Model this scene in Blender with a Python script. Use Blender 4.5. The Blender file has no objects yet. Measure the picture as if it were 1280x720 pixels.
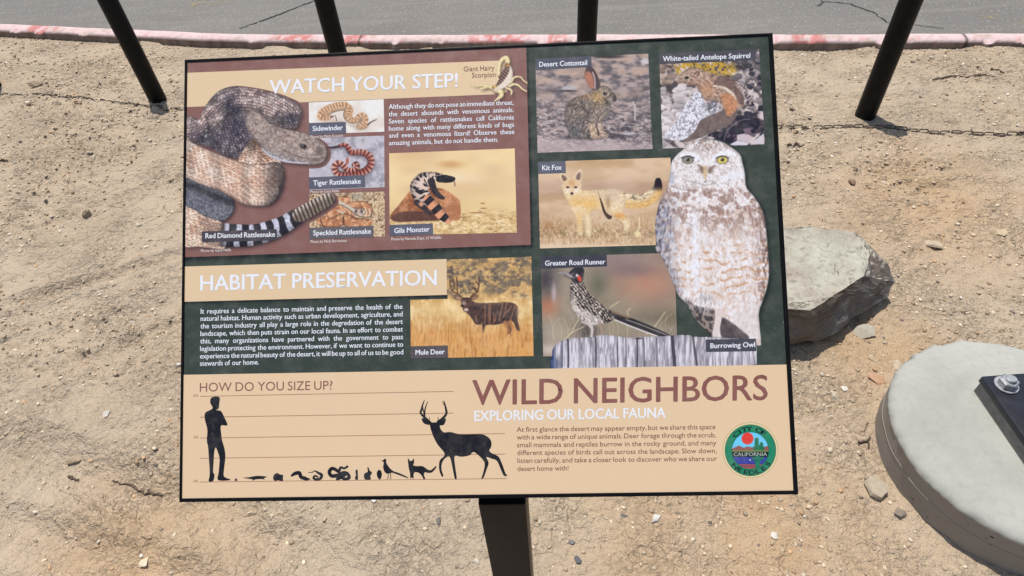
import bpy, bmesh, math, random
import numpy as np
from mathutils import Vector, Matrix
from mathutils.geometry import tessellate_polygon
from mathutils import noise as mnoise
R = math.radians
SC = bpy.context.scene
COL = SC.collection
# ------------------------------------------------------------------ camera
CAM_H = 1.5
RIGHT = Vector((0.9973431, -0.0523425, -0.0506653))
UP = Vector((0.0728471, 0.7166161, 0.6936531))
BACK = Vector((0.0, -0.695501, 0.7185251))
FOC = 780.0                                   # focal length for a 1280 px wide frame
cam = bpy.data.cameras.new('camera'); cam_o = bpy.data.objects.new('camera', cam); COL.objects.link(cam_o)
cam_o.matrix_world = Matrix(((RIGHT.x, UP.x, BACK.x, 0), (RIGHT.y, UP.y, BACK.y, 0), (RIGHT.z, UP.z, BACK.z, CAM_H), (0, 0, 0, 1)))
cam.sensor_width = 36; cam.lens = FOC/1280*36; cam.clip_start = .02; cam.clip_end = 600
SC.camera = cam_o
# ------------------------------------------------------------------ sky and sun
SUN_TO = Vector((-.115, .275, 1)).normalized()
elev = math.asin(SUN_TO.z); azim = math.atan2(SUN_TO.x, SUN_TO.y)
world = bpy.data.worlds.new('World'); SC.world = world; world.use_nodes = True
nt = world.node_tree; nt.nodes.clear()
sky = nt.nodes.new('ShaderNodeTexSky'); sky.sky_type = 'NISHITA'; sky.sun_disc = False
sky.sun_elevation = elev; sky.sun_rotation = azim; sky.air_density = 1.0; sky.dust_density = 1.5
bg = nt.nodes.new('ShaderNodeBackground'); bg.inputs['Strength'].default_value = .11
wo = nt.nodes.new('ShaderNodeOutputWorld')
nt.links.new(sky.outputs[0], bg.inputs[0]); nt.links.new(bg.outputs[0], wo.inputs[0])
sun = bpy.data.lights.new('sun', 'SUN'); sun.energy = 4.0; sun.angle = R(.53); sun.color = (1, .96, .9)
sun_o = bpy.data.objects.new('sun', sun); COL.objects.link(sun_o)
sun_o.rotation_euler = (-SUN_TO).to_track_quat('-Z', 'Y').to_euler(); sun_o.location = (-1, 1, 5)
SC.view_settings.view_transform = 'Standard'; SC.view_settings.look = 'None'
SC.view_settings.exposure = 0.0; SC.view_settings.gamma = 1; SC.view_settings.use_curve_mapping = False

# ------------------------------------------------------------------ helpers
def ray(px, py):
    return RIGHT*((px-640)/FOC)-UP*((py-360)/FOC)-BACK
def spot(px, py, z=0.0):
    """a place on the ground (or at height z), surveyed from the photograph"""
    r = ray(px, py); t = (z-CAM_H)/r.z
    return Vector((r.x*t, r.y*t, z))
def tag(o, label=None, cat=None, group=None, kind=None):
    for k, v in (('label', label), ('category', cat), ('group', group), ('kind', kind)):
        if v: o[k] = v
    return o
def empty(name, loc, label=None, cat=None, group=None):
    o = bpy.data.objects.new(name, None); COL.objects.link(o); o.location = loc; o.empty_display_size = .05
    return tag(o, label, cat, group)
def link(name, me, parent=None, loc=None):
    o = bpy.data.objects.new(name, me); COL.objects.link(o)
    if parent: o.parent = parent
    if loc is not None: o.location = loc
    return o
def mesh_obj(name, verts, faces, mat, parent=None, loc=None, smooth=False):
    me = bpy.data.meshes.new(name); me.from_pydata([tuple(v) for v in verts], [], [tuple(f) for f in faces]); me.update()
    for m in (mat if isinstance(mat, (list, tuple)) else [mat]): me.materials.append(m)
    if smooth: me.polygons.foreach_set('use_smooth', [True]*len(me.polygons))
    return link(name, me, parent, loc)
def bm_obj(name, bm, mat, parent=None, loc=None, smooth=False, auto=None):
    bmesh.ops.recalc_face_normals(bm, faces=bm.faces)
    me = bpy.data.meshes.new(name); bm.to_mesh(me); bm.free()
    for m in (mat if isinstance(mat, (list, tuple)) else [mat]): me.materials.append(m)
    if smooth or auto: me.polygons.foreach_set('use_smooth', [True]*len(me.polygons))
    if auto: me.set_sharp_from_angle(angle=R(auto))
    return link(name, me, parent, loc)
def np_mesh(name, V, F, mat, col=None, parent=None, smooth=False, srgb=True):
    """V (n,3), F (m,3|4) numpy arrays, col (n,3) display colours"""
    me = bpy.data.meshes.new(name); k = F.shape[1]
    me.vertices.add(len(V)); me.vertices.foreach_set('co', np.ascontiguousarray(V, np.float32).ravel())
    me.loops.add(F.size); me.loops.foreach_set('vertex_index', np.ascontiguousarray(F, np.int32).ravel())
    me.polygons.add(len(F)); me.polygons.foreach_set('loop_start', np.arange(0, F.size, k, dtype=np.int32))
    me.polygons.foreach_set('loop_total', np.full(len(F), k, np.int32))
    if smooth: me.polygons.foreach_set('use_smooth', np.ones(len(F), bool))
    if col is not None:
        a = me.color_attributes.new('ink', 'FLOAT_COLOR', 'POINT')
        c = np.clip(col, 0, 1)
        if srgb: c = np.where(c <= .04045, c/12.92, ((c+.055)/1.055)**2.4)
        a.data.foreach_set('color', np.c_[c, np.ones(len(c))].astype(np.float32).ravel())
    me.update(); me.validate()
    if mat: me.materials.append(mat)
    return link(name, me, parent)
def box(bm, x0, x1, y0, y1, z0, z1, bevel=0):
    r = bmesh.ops.create_cube(bm, size=1, matrix=Matrix.Translation(((x0+x1)/2, (y0+y1)/2, (z0+z1)/2)) @ Matrix.Diagonal((x1-x0, y1-y0, z1-z0, 1)))
    if bevel:
        es = list({e for v in r['verts'] for e in v.link_edges})
        bmesh.ops.bevel(bm, geom=es, offset=bevel, segments=2, affect='EDGES', profile=.6)
def lathe(bm, prof, seg=48, cx=0, cy=0, jit=None):
    rings = []
    for i, (r, z) in enumerate(prof):
        ring = []
        for k in range(seg):
            a = 2*math.pi*k/seg; rr = r+(jit(a, i) if jit else 0)
            ring.append(bm.verts.new((cx+rr*math.cos(a), cy+rr*math.sin(a), z)))
        rings.append(ring)
    for a, b in zip(rings, rings[1:]):
        for k in range(seg): bm.faces.new((a[k], a[(k+1) % seg], b[(k+1) % seg], b[k]))
    bm.faces.new(rings[-1]); bm.faces.new(rings[0][::-1])
def tube_bm(bm, pts, rad, seg=6):
    pts = [Vector(p) for p in pts]; rings = []
    for i, p in enumerate(pts):
        t = (pts[min(i+1, len(pts)-1)]-pts[max(i-1, 0)]).normalized()
        a = t.cross(Vector((0, 0, 1))); a = a.normalized() if a.length > 1e-4 else Vector((1, 0, 0)); b = a.cross(t)
        r = rad[i] if isinstance(rad, (list, tuple)) else rad
        rings.append([bm.verts.new(p+a*r*math.cos(2*math.pi*k/seg)+b*r*math.sin(2*math.pi*k/seg)) for k in range(seg)])
    for r0, r1 in zip(rings, rings[1:]):
        for k in range(seg): bm.faces.new((r0[k], r0[(k+1) % seg], r1[(k+1) % seg], r1[k]))
    bm.faces.new(rings[0][::-1]); bm.faces.new(rings[-1])

# ------------------------------------------------------------------ materials
class NT:
    def __init__(s, name, rough=.7, spec=.5, metal=0):
        s.m = bpy.data.materials.new(name); s.m.use_nodes = True; s.t = s.m.node_tree
        s.p = s.t.nodes['Principled BSDF']; s.p.inputs['Roughness'].default_value = rough
        s.p.inputs['Specular IOR Level'].default_value = spec; s.p.inputs['Metallic'].default_value = metal
        s.co = s.t.nodes.new('ShaderNodeTexCoord').outputs['Object']
    def N(s, typ, **kw):
        n = s.t.nodes.new(typ)
        for k, v in kw.items(): setattr(n, k, v)
        return n
    def L(s, a, b): s.t.links.new(a, b)
    def mapped(s, scale, rot=0):
        m = s.N('ShaderNodeMapping'); m.inputs['Scale'].default_value = scale; m.inputs['Rotation'].default_value = (0, 0, rot); s.L(s.co, m.inputs[0]); return m.outputs[0]
    def noise(s, scale, det=4, rough=.55, vec=None, dist=0):
        n = s.N('ShaderNodeTexNoise'); n.inputs['Scale'].default_value = scale; n.inputs['Detail'].default_value = det
        n.inputs['Roughness'].default_value = rough; n.inputs['Distortion'].default_value = dist; s.L(vec or s.co, n.inputs['Vector']); return n.outputs['Fac']
    def vor(s, scale, out='Distance', feat='F1', vec=None):
        n = s.N('ShaderNodeTexVoronoi', feature=feat); n.inputs['Scale'].default_value = scale; s.L(vec or s.co, n.inputs['Vector']); return n.outputs[out]
    def ramp(s, fac, stops):
        r = s.N('ShaderNodeValToRGB'); e = r.color_ramp.elements
        while len(e) < len(stops): e.new(.5)
        for i, (p, c) in enumerate(stops):
            e[i].position = p; e[i].color = (c, c, c, 1) if isinstance(c, (int, float)) else (*c, 1)
        s.L(fac, r.inputs[0]); return r.outputs[0]
    def mix(s, fac, a, b, mode='MIX'):
        n = s.N('ShaderNodeMix', data_type='RGBA', blend_type=mode)
        for i, v in ((0, fac), (6, a), (7, b)):
            if isinstance(v, (int, float)): n.inputs[i].default_value = v
            elif isinstance(v, tuple): n.inputs[i].default_value = (*v, 1)
            else: s.L(v, n.inputs[i])
        return n.outputs[2]
    def math(s, op, a, b=0.0):
        n = s.N('ShaderNodeMath', operation=op)
        for i, v in ((0, a), (1, b)):
            if isinstance(v, (int, float)): n.inputs[i].default_value = v
            else: s.L(v, n.inputs[i])
        return n.outputs[0]
    def attr(s, name='ink'):
        n = s.N('ShaderNodeAttribute'); n.attribute_name = name; return n.outputs['Color']
    def color(s, c):
        if isinstance(c, tuple): s.p.inputs['Base Color'].default_value = (*c, 1)
        else: s.L(c, s.p.inputs['Base Color'])
        return s
    def bump(s, h, strength=.5, dist=.01):
        b = s.N('ShaderNodeBump'); b.inputs['Strength'].default_value = strength; b.inputs['Distance'].default_value = dist
        s.L(h, b.inputs['Height']); s.L(b.outputs[0], s.p.inputs['Normal']); return s
def srgb(r, g, b, k=1.0):
    f = lambda c: (c/255/12.92 if c <= 10.3 else ((c/255+.055)/1.055)**2.4)*k
    return (f(r), f(g), f(b))
def m_dirt():
    n = NT('sandy_dirt', .95, .15)
    big = n.noise(1.1, 4, .6); mid = n.noise(6, 5, .6); fine = n.noise(70, 4, .65); grain = n.noise(330, 3, .6)
    c = n.mix(n.ramp(big, [(.3, 0.), (.72, 1.)]), (.525, .415, .292), (.585, .475, .35))
    warm = 0.0
    for (x, y, r) in ((.50, .58, .62), (1.55, 1.72, .55), (-.95, .62, .42), (1.05, 1.1, .3)):
        d = n.N('ShaderNodeVectorMath', operation='DISTANCE'); n.L(n.co, d.inputs[0]); d.inputs[1].default_value = (x, y, 0)
        warm = n.math('MAXIMUM', warm, n.ramp(n.math('DIVIDE', d.outputs['Value'], r), [(.1, 1.), (1., 0.)]))
    warm = n.math('MULTIPLY', warm, n.ramp(mid, [(.3, .35), (.65, 1.)]))
    c = n.mix(n.math('MULTIPLY', warm, .95), c, (.575, .385, .215))
    c = n.mix(n.math('MULTIPLY', n.ramp(mid, [(.5, 0.), (.75, 1.)]), .4), c, (.38, .285, .19))
    c = n.mix(n.math('MULTIPLY', n.ramp(fine, [(.55, 0.), (.75, 1.)]), .4), c, (.34, .26, .18))
    c = n.mix(n.math('MULTIPLY', n.ramp(grain, [(.3, 1.), (.45, 0.)]), .35), c, (.25, .19, .13))
    c = n.mix(n.math('MULTIPLY', n.ramp(grain, [(.6, 0.), (.72, 1.)]), .4), c, (.52, .43, .31))
    n.color(c)
    h = n.math('ADD', n.math('MULTIPLY', fine, 1.0), n.math('MULTIPLY', grain, .28))
    h = n.math('ADD', h, n.math('MULTIPLY', n.noise(26, 4, .6), 1.6))
    crust = n.ramp(n.noise(4.2, 4, .6), [(.42, .12), (.62, 1.)]); wv = n.N('ShaderNodeVectorMath', operation='ADD'); wn = n.N('ShaderNodeTexNoise'); wn.inputs['Scale'].default_value = 60; n.L(n.co, wn.inputs[0]); sc_ = n.N('ShaderNodeVectorMath', operation='SCALE'); sc_.inputs['Scale'].default_value = .012; n.L(wn.outputs['Color'], sc_.inputs[0]); n.L(n.co, wv.inputs[0]); n.L(sc_.outputs[0], wv.inputs[1])
    flake = n.math('SUBTRACT', 1.0, n.vor(78, vec=wv.outputs[0])); crumb = n.math('SUBTRACT', 1.0, n.vor(185, vec=wv.outputs[0]))
    h = n.math('ADD', h, n.math('MULTIPLY', n.math('MULTIPLY', flake, .55), crust)); h = n.math('ADD', h, n.math('MULTIPLY', crumb, .10))
    cl = n.ramp(n.noise(52, 5, .6, dist=.6), [(.44, 0.), (.56, 1.)]); h = n.math('ADD', h, n.math('MULTIPLY', n.math('MULTIPLY', cl, .55), crust)); h = n.math('ADD', h, n.math('MULTIPLY', n.noise(150, 3, .6), .5))
    return n.bump(h, 1.0, .0092).m
def m_attr(name, rough=.8, spec=.3, bump=None):
    n = NT(name, rough, spec); c = n.attr()
    if bump:
        f = n.noise(bump, 4, .6); c = n.mix(.55, c, n.ramp(f, [(.25, .55), (.75, 1.)]), 'MULTIPLY'); n.bump(f, .5, .003)
    return n.color(c).m
def m_print():
    n = NT('printed_vinyl', .3, .5); c = n.attr()
    d = n.noise(55, 5, .7); sp = n.vor(210); spn = n.noise(38, 2)
    dust = n.math('MULTIPLY', n.ramp(sp, [(.05, 1.), (.16, 0.)]), n.ramp(spn, [(.56, 0.), (.66, 1.)]))
    c = n.mix(n.math('MULTIPLY', dust, .34), c, (.55, .52, .47))
    c = n.mix(n.math('MULTIPLY', n.ramp(d, [(.45, 0.), (.8, 1.)]), .11), c, (.5, .46, .4))
    n.color(c); r = n.ramp(d, [(.3, .24), (.7, .42)]); n.L(r, n.p.inputs['Roughness'])
    return n.m
def m_black(name='black_powder_coat', rough=.38):
    n = NT(name, rough, .16); d = n.noise(30, 5, .65)
    n.color(n.mix(n.ramp(d, [(.4, 0.), (.75, 1.)]), (.004, .004, .0045), (.010, .009, .0085)))
    return n.bump(n.noise(600, 2), .08, .001).m
def m_concrete(name, stain_shade):
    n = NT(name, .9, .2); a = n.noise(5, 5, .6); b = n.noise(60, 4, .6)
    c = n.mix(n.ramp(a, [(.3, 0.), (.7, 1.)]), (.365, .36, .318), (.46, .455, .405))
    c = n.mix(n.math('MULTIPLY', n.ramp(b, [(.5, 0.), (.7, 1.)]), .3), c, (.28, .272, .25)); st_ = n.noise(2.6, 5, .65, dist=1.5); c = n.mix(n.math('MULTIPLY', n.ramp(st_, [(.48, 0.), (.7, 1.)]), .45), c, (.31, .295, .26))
    if stain_shade: c = n.mix(n.math('MULTIPLY', n.ramp(a, [(.2, .6), (.7, 1.)]), stain_shade), c, (.235, .175, .13))  # brown dirt stain, deepened so the side's shade is painted into its colour
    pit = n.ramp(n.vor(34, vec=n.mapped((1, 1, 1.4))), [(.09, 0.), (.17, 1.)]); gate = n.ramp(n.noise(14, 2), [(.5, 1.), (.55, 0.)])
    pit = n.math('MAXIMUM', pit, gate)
    if stain_shade: c = n.mix(n.math('SUBTRACT', 1.0, pit), c, (.06, .05, .045))
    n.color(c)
    h = n.math('ADD', n.math('MULTIPLY', b, .35), n.math('MULTIPLY', pit, .8 if stain_shade else 0.))
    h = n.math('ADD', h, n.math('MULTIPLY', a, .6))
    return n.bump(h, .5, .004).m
def m_asphalt():
    n = NT('worn_asphalt', .9, .25); a = n.noise(.9, 4, .6); b = n.noise(160, 3, .6); s = n.vor(190, 'Color')
    c = n.mix(n.ramp(a, [(.3, 0.), (.7, 1.)]), (.185, .172, .155), (.228, .212, .19))
    c = n.mix(n.math('MULTIPLY', n.ramp(b, [(.52, 0.), (.62, 1.)]), .55), c, (.13, .125, .12))
    c = n.mix(n.math('MULTIPLY', n.ramp(s, [(.82, 0.), (.9, 1.)]), .7), c, (.46, .44, .40))
    st = n.noise(3.0, 3, .5, vec=n.mapped((.6, 5, 1), .2)); c = n.mix(n.math('MULTIPLY', n.ramp(st, [(.5, 0.), (.7, 1.)]), .3), c, (.31, .285, .24))
    return n.color(c).bump(b, .5, .004).m
def m_rock():
    n = NT('pale_rock', .85, .25); a = n.noise(9, 6, .65); b = n.noise(45, 5, .65); st = n.noise(8, 4, .6, vec=n.mapped((1, 1, 6), .5), dist=.6)
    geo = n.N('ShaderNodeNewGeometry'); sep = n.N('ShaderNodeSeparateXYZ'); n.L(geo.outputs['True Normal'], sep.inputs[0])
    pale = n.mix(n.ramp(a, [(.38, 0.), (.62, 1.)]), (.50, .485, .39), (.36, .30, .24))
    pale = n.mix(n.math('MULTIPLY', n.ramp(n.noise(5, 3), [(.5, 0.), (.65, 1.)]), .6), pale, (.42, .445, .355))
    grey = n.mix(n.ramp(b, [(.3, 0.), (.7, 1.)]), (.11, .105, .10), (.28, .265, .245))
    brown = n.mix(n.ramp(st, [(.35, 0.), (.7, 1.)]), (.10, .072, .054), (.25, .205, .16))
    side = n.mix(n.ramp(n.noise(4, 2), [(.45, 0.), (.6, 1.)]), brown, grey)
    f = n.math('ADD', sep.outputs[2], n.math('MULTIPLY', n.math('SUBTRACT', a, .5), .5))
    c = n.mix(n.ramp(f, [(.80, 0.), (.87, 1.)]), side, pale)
    c = n.mix(n.math('MULTIPLY', n.ramp(b, [(.52, 0.), (.66, 1.)]), .6), c, (.17, .145, .12))
    cr = n.ramp(n.vor(9, feat='DISTANCE_TO_EDGE', vec=n.mapped((1, 2.2, 1.6), .7)), [(.0, 1.), (.03, 0.)])
    c = n.mix(n.math('MULTIPLY', n.math('MULTIPLY', cr, n.ramp(n.noise(7, 3), [(.5, 0.), (.62, 1.)])), .45), c, (.12, .10, .085))
    h = n.math('ADD', n.math('MULTIPLY', a, 1.0), n.math('MULTIPLY', b, .5)); h = n.math('ADD', h, n.math('MULTIPLY', st, .3)); h = n.math('ADD', h, n.math('MULTIPLY', n.noise(110, 4, .65), .3))
    return n.color(c).bump(h, .8, .012).m
def m_metal(name, col, rough):
    n = NT(name, rough, .5, 1); d = n.noise(80, 4, .6)
    return n.color(n.mix(n.ramp(d, [(.3, 0.), (.7, 1.)]), tuple(x*.75 for x in col), col)).m
def m_plain(name, a, b, scale=40, rough=.85, bump=.4):
    n = NT(name, rough, .3); d = n.noise(scale, 5, .65)
    return n.color(n.mix(n.ramp(d, [(.3, 0.), (.7, 1.)]), a, b)).bump(d, bump, .003).m
M_DIRT, M_PRINT, M_BLACK = m_dirt(), m_print(), m_black()
M_GRAVEL = m_attr('mixed_gravel', .85, .25)
M_STONE = m_attr('stone_surface', .85, .25, 90)
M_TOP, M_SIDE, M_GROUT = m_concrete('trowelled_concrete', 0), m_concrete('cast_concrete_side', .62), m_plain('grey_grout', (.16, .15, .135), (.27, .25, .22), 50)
M_ROAD, M_ROCK = m_asphalt(), m_rock()
M_ZINC = m_metal('galvanised_steel', (.55, .56, .57), .55)
M_CHAIN = m_plain('rusty_chain_steel', (.035, .026, .022), (.10, .075, .055), 120, .6)
M_PLATE = m_plain('dark_plate_paint', (.014, .016, .022), (.032, .035, .045), 25, .34, .05)
M_TWIG = m_plain('dry_twig_bark', (.07, .05, .04), (.19, .135, .095), 150)
M_STRAW = m_plain('pale_straw', (.34, .24, .14), (.5, .4, .26), 150)
import numpy as np
# ---------------------------------------------------------------- print painter (numpy)
_T = np.random.RandomState(7).rand(8, 256, 256).astype(np.float32)
def vnoise(u, v, seed=0):
    t = _T[seed % 8]; o = seed*37
    iu = np.floor(u).astype(int); iv = np.floor(v).astype(int)
    fu = u-iu; fv = v-iv
    fu = fu*fu*(3-2*fu); fv = fv*fv*(3-2*fv)
    a = t[(iv+o) & 255, (iu+o) & 255]; b = t[(iv+o) & 255, (iu+1+o) & 255]
    c = t[(iv+1+o) & 255, (iu+o) & 255]; d = t[(iv+1+o) & 255, (iu+1+o) & 255]
    return (a*(1-fu)+b*fu)*(1-fv)+(c*(1-fu)+d*fu)*fv
def fbm(u, v, seed=0, octv=3, gain=.5):
    s = 0; w = 1; n = 0
    for k in range(octv):
        s = s+w*vnoise(u*2**k+k*11.3, v*2**k+k*5.7, seed+k); n += w; w *= gain
    return s/n
def sst(a, b, x):
    t = np.clip((x-a)/(b-a), 0, 1); return t*t*(3-2*t)
def K(x0, y0, x1, y1, W):
    k = (x1-x0)/W
    f = lambda pts: [(x0+p[0]*k, y0+p[1]*k)+tuple(p[2:]) for p in pts]
    f.k = k; f.xy = lambda x, y: (x0+x*k, y0+y*k)
    return f
def crom(pts, closed=True, n=6):
    P = np.array([p[:2] for p in pts], float); N = len(P); out = []
    R = range(N) if closed else range(N-1)
    for i in R:
        if closed: p0, p1, p2, p3 = P[i-1], P[i], P[(i+1) % N], P[(i+2) % N]
        else: p0, p1, p2, p3 = P[max(i-1, 0)], P[i], P[i+1], P[min(i+2, N-1)]
        for j in range(n):
            t = j/n
            out.append(.5*(2*p1+(p2-p0)*t+(2*p0-5*p1+4*p2-p3)*t*t+(3*p1-p0-3*p2+p3)*t**3))
    if not closed: out.append(P[-1])
    return np.array(out)
def blur2(m, r):
    r = int(max(1, round(r)))
    for _ in range(2):
        for ax in (0, 1):
            p = np.pad(m, [(r+1, r) if a == ax else (0, 0) for a in (0, 1)], mode='edge')
            c = np.cumsum(p, axis=ax, dtype=np.float64)
            m = (np.take(c, range(2*r+1, c.shape[ax]), ax)-np.take(c, range(0, c.shape[ax]-2*r-1), ax))/(2*r+1)
    return m.astype(np.float32)
C3 = lambda c: np.array(c, np.float32)/255
class Cv:
    def __init__(s, quad, S=4.0):
        q = np.array(quad, float)            # tl tr br bl, layout units
        w = int(max(np.hypot(*(q[1]-q[0])), np.hypot(*(q[2]-q[3])))*S)//2*2
        h = int(max(np.hypot(*(q[3]-q[0])), np.hypot(*(q[2]-q[1])))*S)//2*2
        s.S = S; s.h, s.w = h, w; s.soft = 1
        a, b = np.meshgrid((np.arange(w)+.5)/w, (np.arange(h)+.5)/h)
        a = a[..., None]; b = b[..., None]
        P = q[0]*(1-a)*(1-b)+q[1]*a*(1-b)+q[2]*a*b+q[3]*(1-a)*b
        s.X = P[..., 0].astype(np.float32); s.Y = P[..., 1].astype(np.float32)
        s.a = np.zeros((h, w, 3), np.float32); s.m = np.ones((h, w), np.float32); s.q = q
    def n(s, sc, seed=0, octv=3, sx=1, sy=1, ang=0, gain=.55):
        c, k = np.cos(ang), np.sin(ang)
        u = (s.X*c+s.Y*k)/(sc*sx); v = (-s.X*k+s.Y*c)/(sc*sy)
        return fbm(u, v, seed, octv, gain)
    def poly(s, pts, soft=.25, smooth=True):
        P = crom(pts) if smooth else np.array([p[:2] for p in pts], float)
        m = np.zeros((s.h, s.w), bool)
        x0, y0 = P.min(0)-1; x1, y1 = P.max(0)+1
        sel = (s.X > x0) & (s.X < x1) & (s.Y > y0) & (s.Y < y1)
        X = s.X[sel]; Y = s.Y[sel]; ins = np.zeros(len(X), bool)
        for i in range(len(P)):
            ax, ay = P[i-1]; bx, by = P[i]
            if ay == by: continue
            ins ^= ((ay > Y) != (by > Y)) & (X < (bx-ax)*(Y-ay)/(by-ay)+ax)
        m[sel] = ins; m = m.astype(np.float32)
        return blur2(m, soft*s.S) if soft > 0 else m
    def tube(s, pts, soft=.3):
        """pts (x, y, halfwidth) -> mask, arc length, signed lateral (-1..1)"""
        ln = max(np.hypot(a[0]-b[0], a[1]-b[1]) for a, b in zip(pts, pts[1:]))
        P = crom(pts, False, int(np.clip(ln/max(.3, .12*max(p[2] for p in pts)), 10, 400)))
        W = np.interp(np.linspace(0, len(pts)-1, len(P)), range(len(pts)), [p[2] for p in pts])
        L = np.r_[0, np.cumsum(np.hypot(*np.diff(P, axis=0).T))]
        T = np.gradient(P, axis=0); T /= np.hypot(*T.T)[:, None]+1e-9
        wm = W.max()+2
        sel = (s.X > P[:, 0].min()-wm) & (s.X < P[:, 0].max()+wm) & (s.Y > P[:, 1].min()-wm) & (s.Y < P[:, 1].max()+wm)
        X = s.X[sel]; Y = s.Y[sel]
        best = np.full(len(X), 1e9, np.float32); bi = np.zeros(len(X), int)
        for i in range(len(P)):
            d = np.hypot(X-P[i, 0], Y-P[i, 1])-W[i]
            k = d < best; best[k] = d[k]; bi[k] = i
        dx = X-P[bi, 0]; dy = Y-P[bi, 1]
        al = dx*T[bi, 0]+dy*T[bi, 1]
        la = (dx*-T[bi, 1]+dy*T[bi, 0])/W[bi]
        m = np.zeros((s.h, s.w), np.float32); A = m.copy(); D = m.copy()
        m[sel] = sst(soft, -soft, best); A[sel] = L[bi]+al; D[sel] = la
        return m, A, D
    def put(s, m, c, k=1.0):
        if isinstance(c, (tuple, list)): c = C3(c)
        m = (m*k)[..., None]; s.a = s.a*(1-m)+c*m
    def mul(s, m, f):
        s.a = np.clip(s.a*(1-m[..., None]+(m*f)[..., None]), 0, 1)
    def line(s, pts, w, c, k=1.0, soft=.3):
        m, _, _ = s.tube([tuple(p[:2])+((p[2] if len(p) > 2 else w),) for p in pts], soft)
        s.put(m, c, k)
    def blob(s, x, y, rx, ry, c, k=1.0, soft=.4, ang=0):
        cs, sn = np.cos(ang), np.sin(ang); dx = s.X-x; dy = s.Y-y
        r = np.hypot((dx*cs+dy*sn)/rx, (-dx*sn+dy*cs)/ry)
        m = sst(1+soft, 1-soft, r); s.put(m, c, k); return m
    def fur(s, m, n, l, w, ang, seed=1, amp=.3, spread=.4):
        r = np.random.RandomState(seed); idx = np.argwhere(m > .5)
        if len(idx) == 0: return
        R_ = int(l*s.S)+2
        for i, j in idx[r.randint(0, len(idx), n)]:
            sl = (slice(max(i-R_, 0), i+R_), slice(max(j-R_, 0), j+R_)); a = ang+spread*(r.rand()-.5)
            dx = s.X[sl]-s.X[i, j]; dy = s.Y[sl]-s.Y[i, j]; u = (dx*np.cos(a)+dy*np.sin(a))/l; v = (-dx*np.sin(a)+dy*np.cos(a)+.25*l*u*u*(r.rand()-.5))/w
            f = np.exp(-(u*u*3+v*v))*m[sl]*amp*(1 if r.rand() < .5 else -1)*(.5+r.rand())
            s.a[sl] = np.clip(s.a[sl]*(1+f[..., None]), 0, 1)
    def g(s, x, y, r, ry=None):
        return np.exp(-((s.X-x)**2/r**2+(s.Y-y)**2/(ry or r)**2))
    def done(s):
        for i in range(3): s.a[..., i] = blur2(s.a[..., i], s.soft)
        f = lambda z: z.reshape(s.h//2, 2, s.w//2, 2, -1).mean((1, 3))
        X = f(s.X[..., None])[..., 0]; Y = f(s.Y[..., None])[..., 0]
        return X, Y, np.clip(f(s.a), 0, 1), f(s.m[..., None])[..., 0]
MIX = lambda a, b, t: C3(a)*(1-t[..., None])+C3(b)*t[..., None]
def rpts(r, n): return r.rand(n, 4)

MAROON, TAN, GREEN, GREY = (136, 96, 88), (227, 199, 160), (57, 66, 57), (93, 94, 108)

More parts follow.
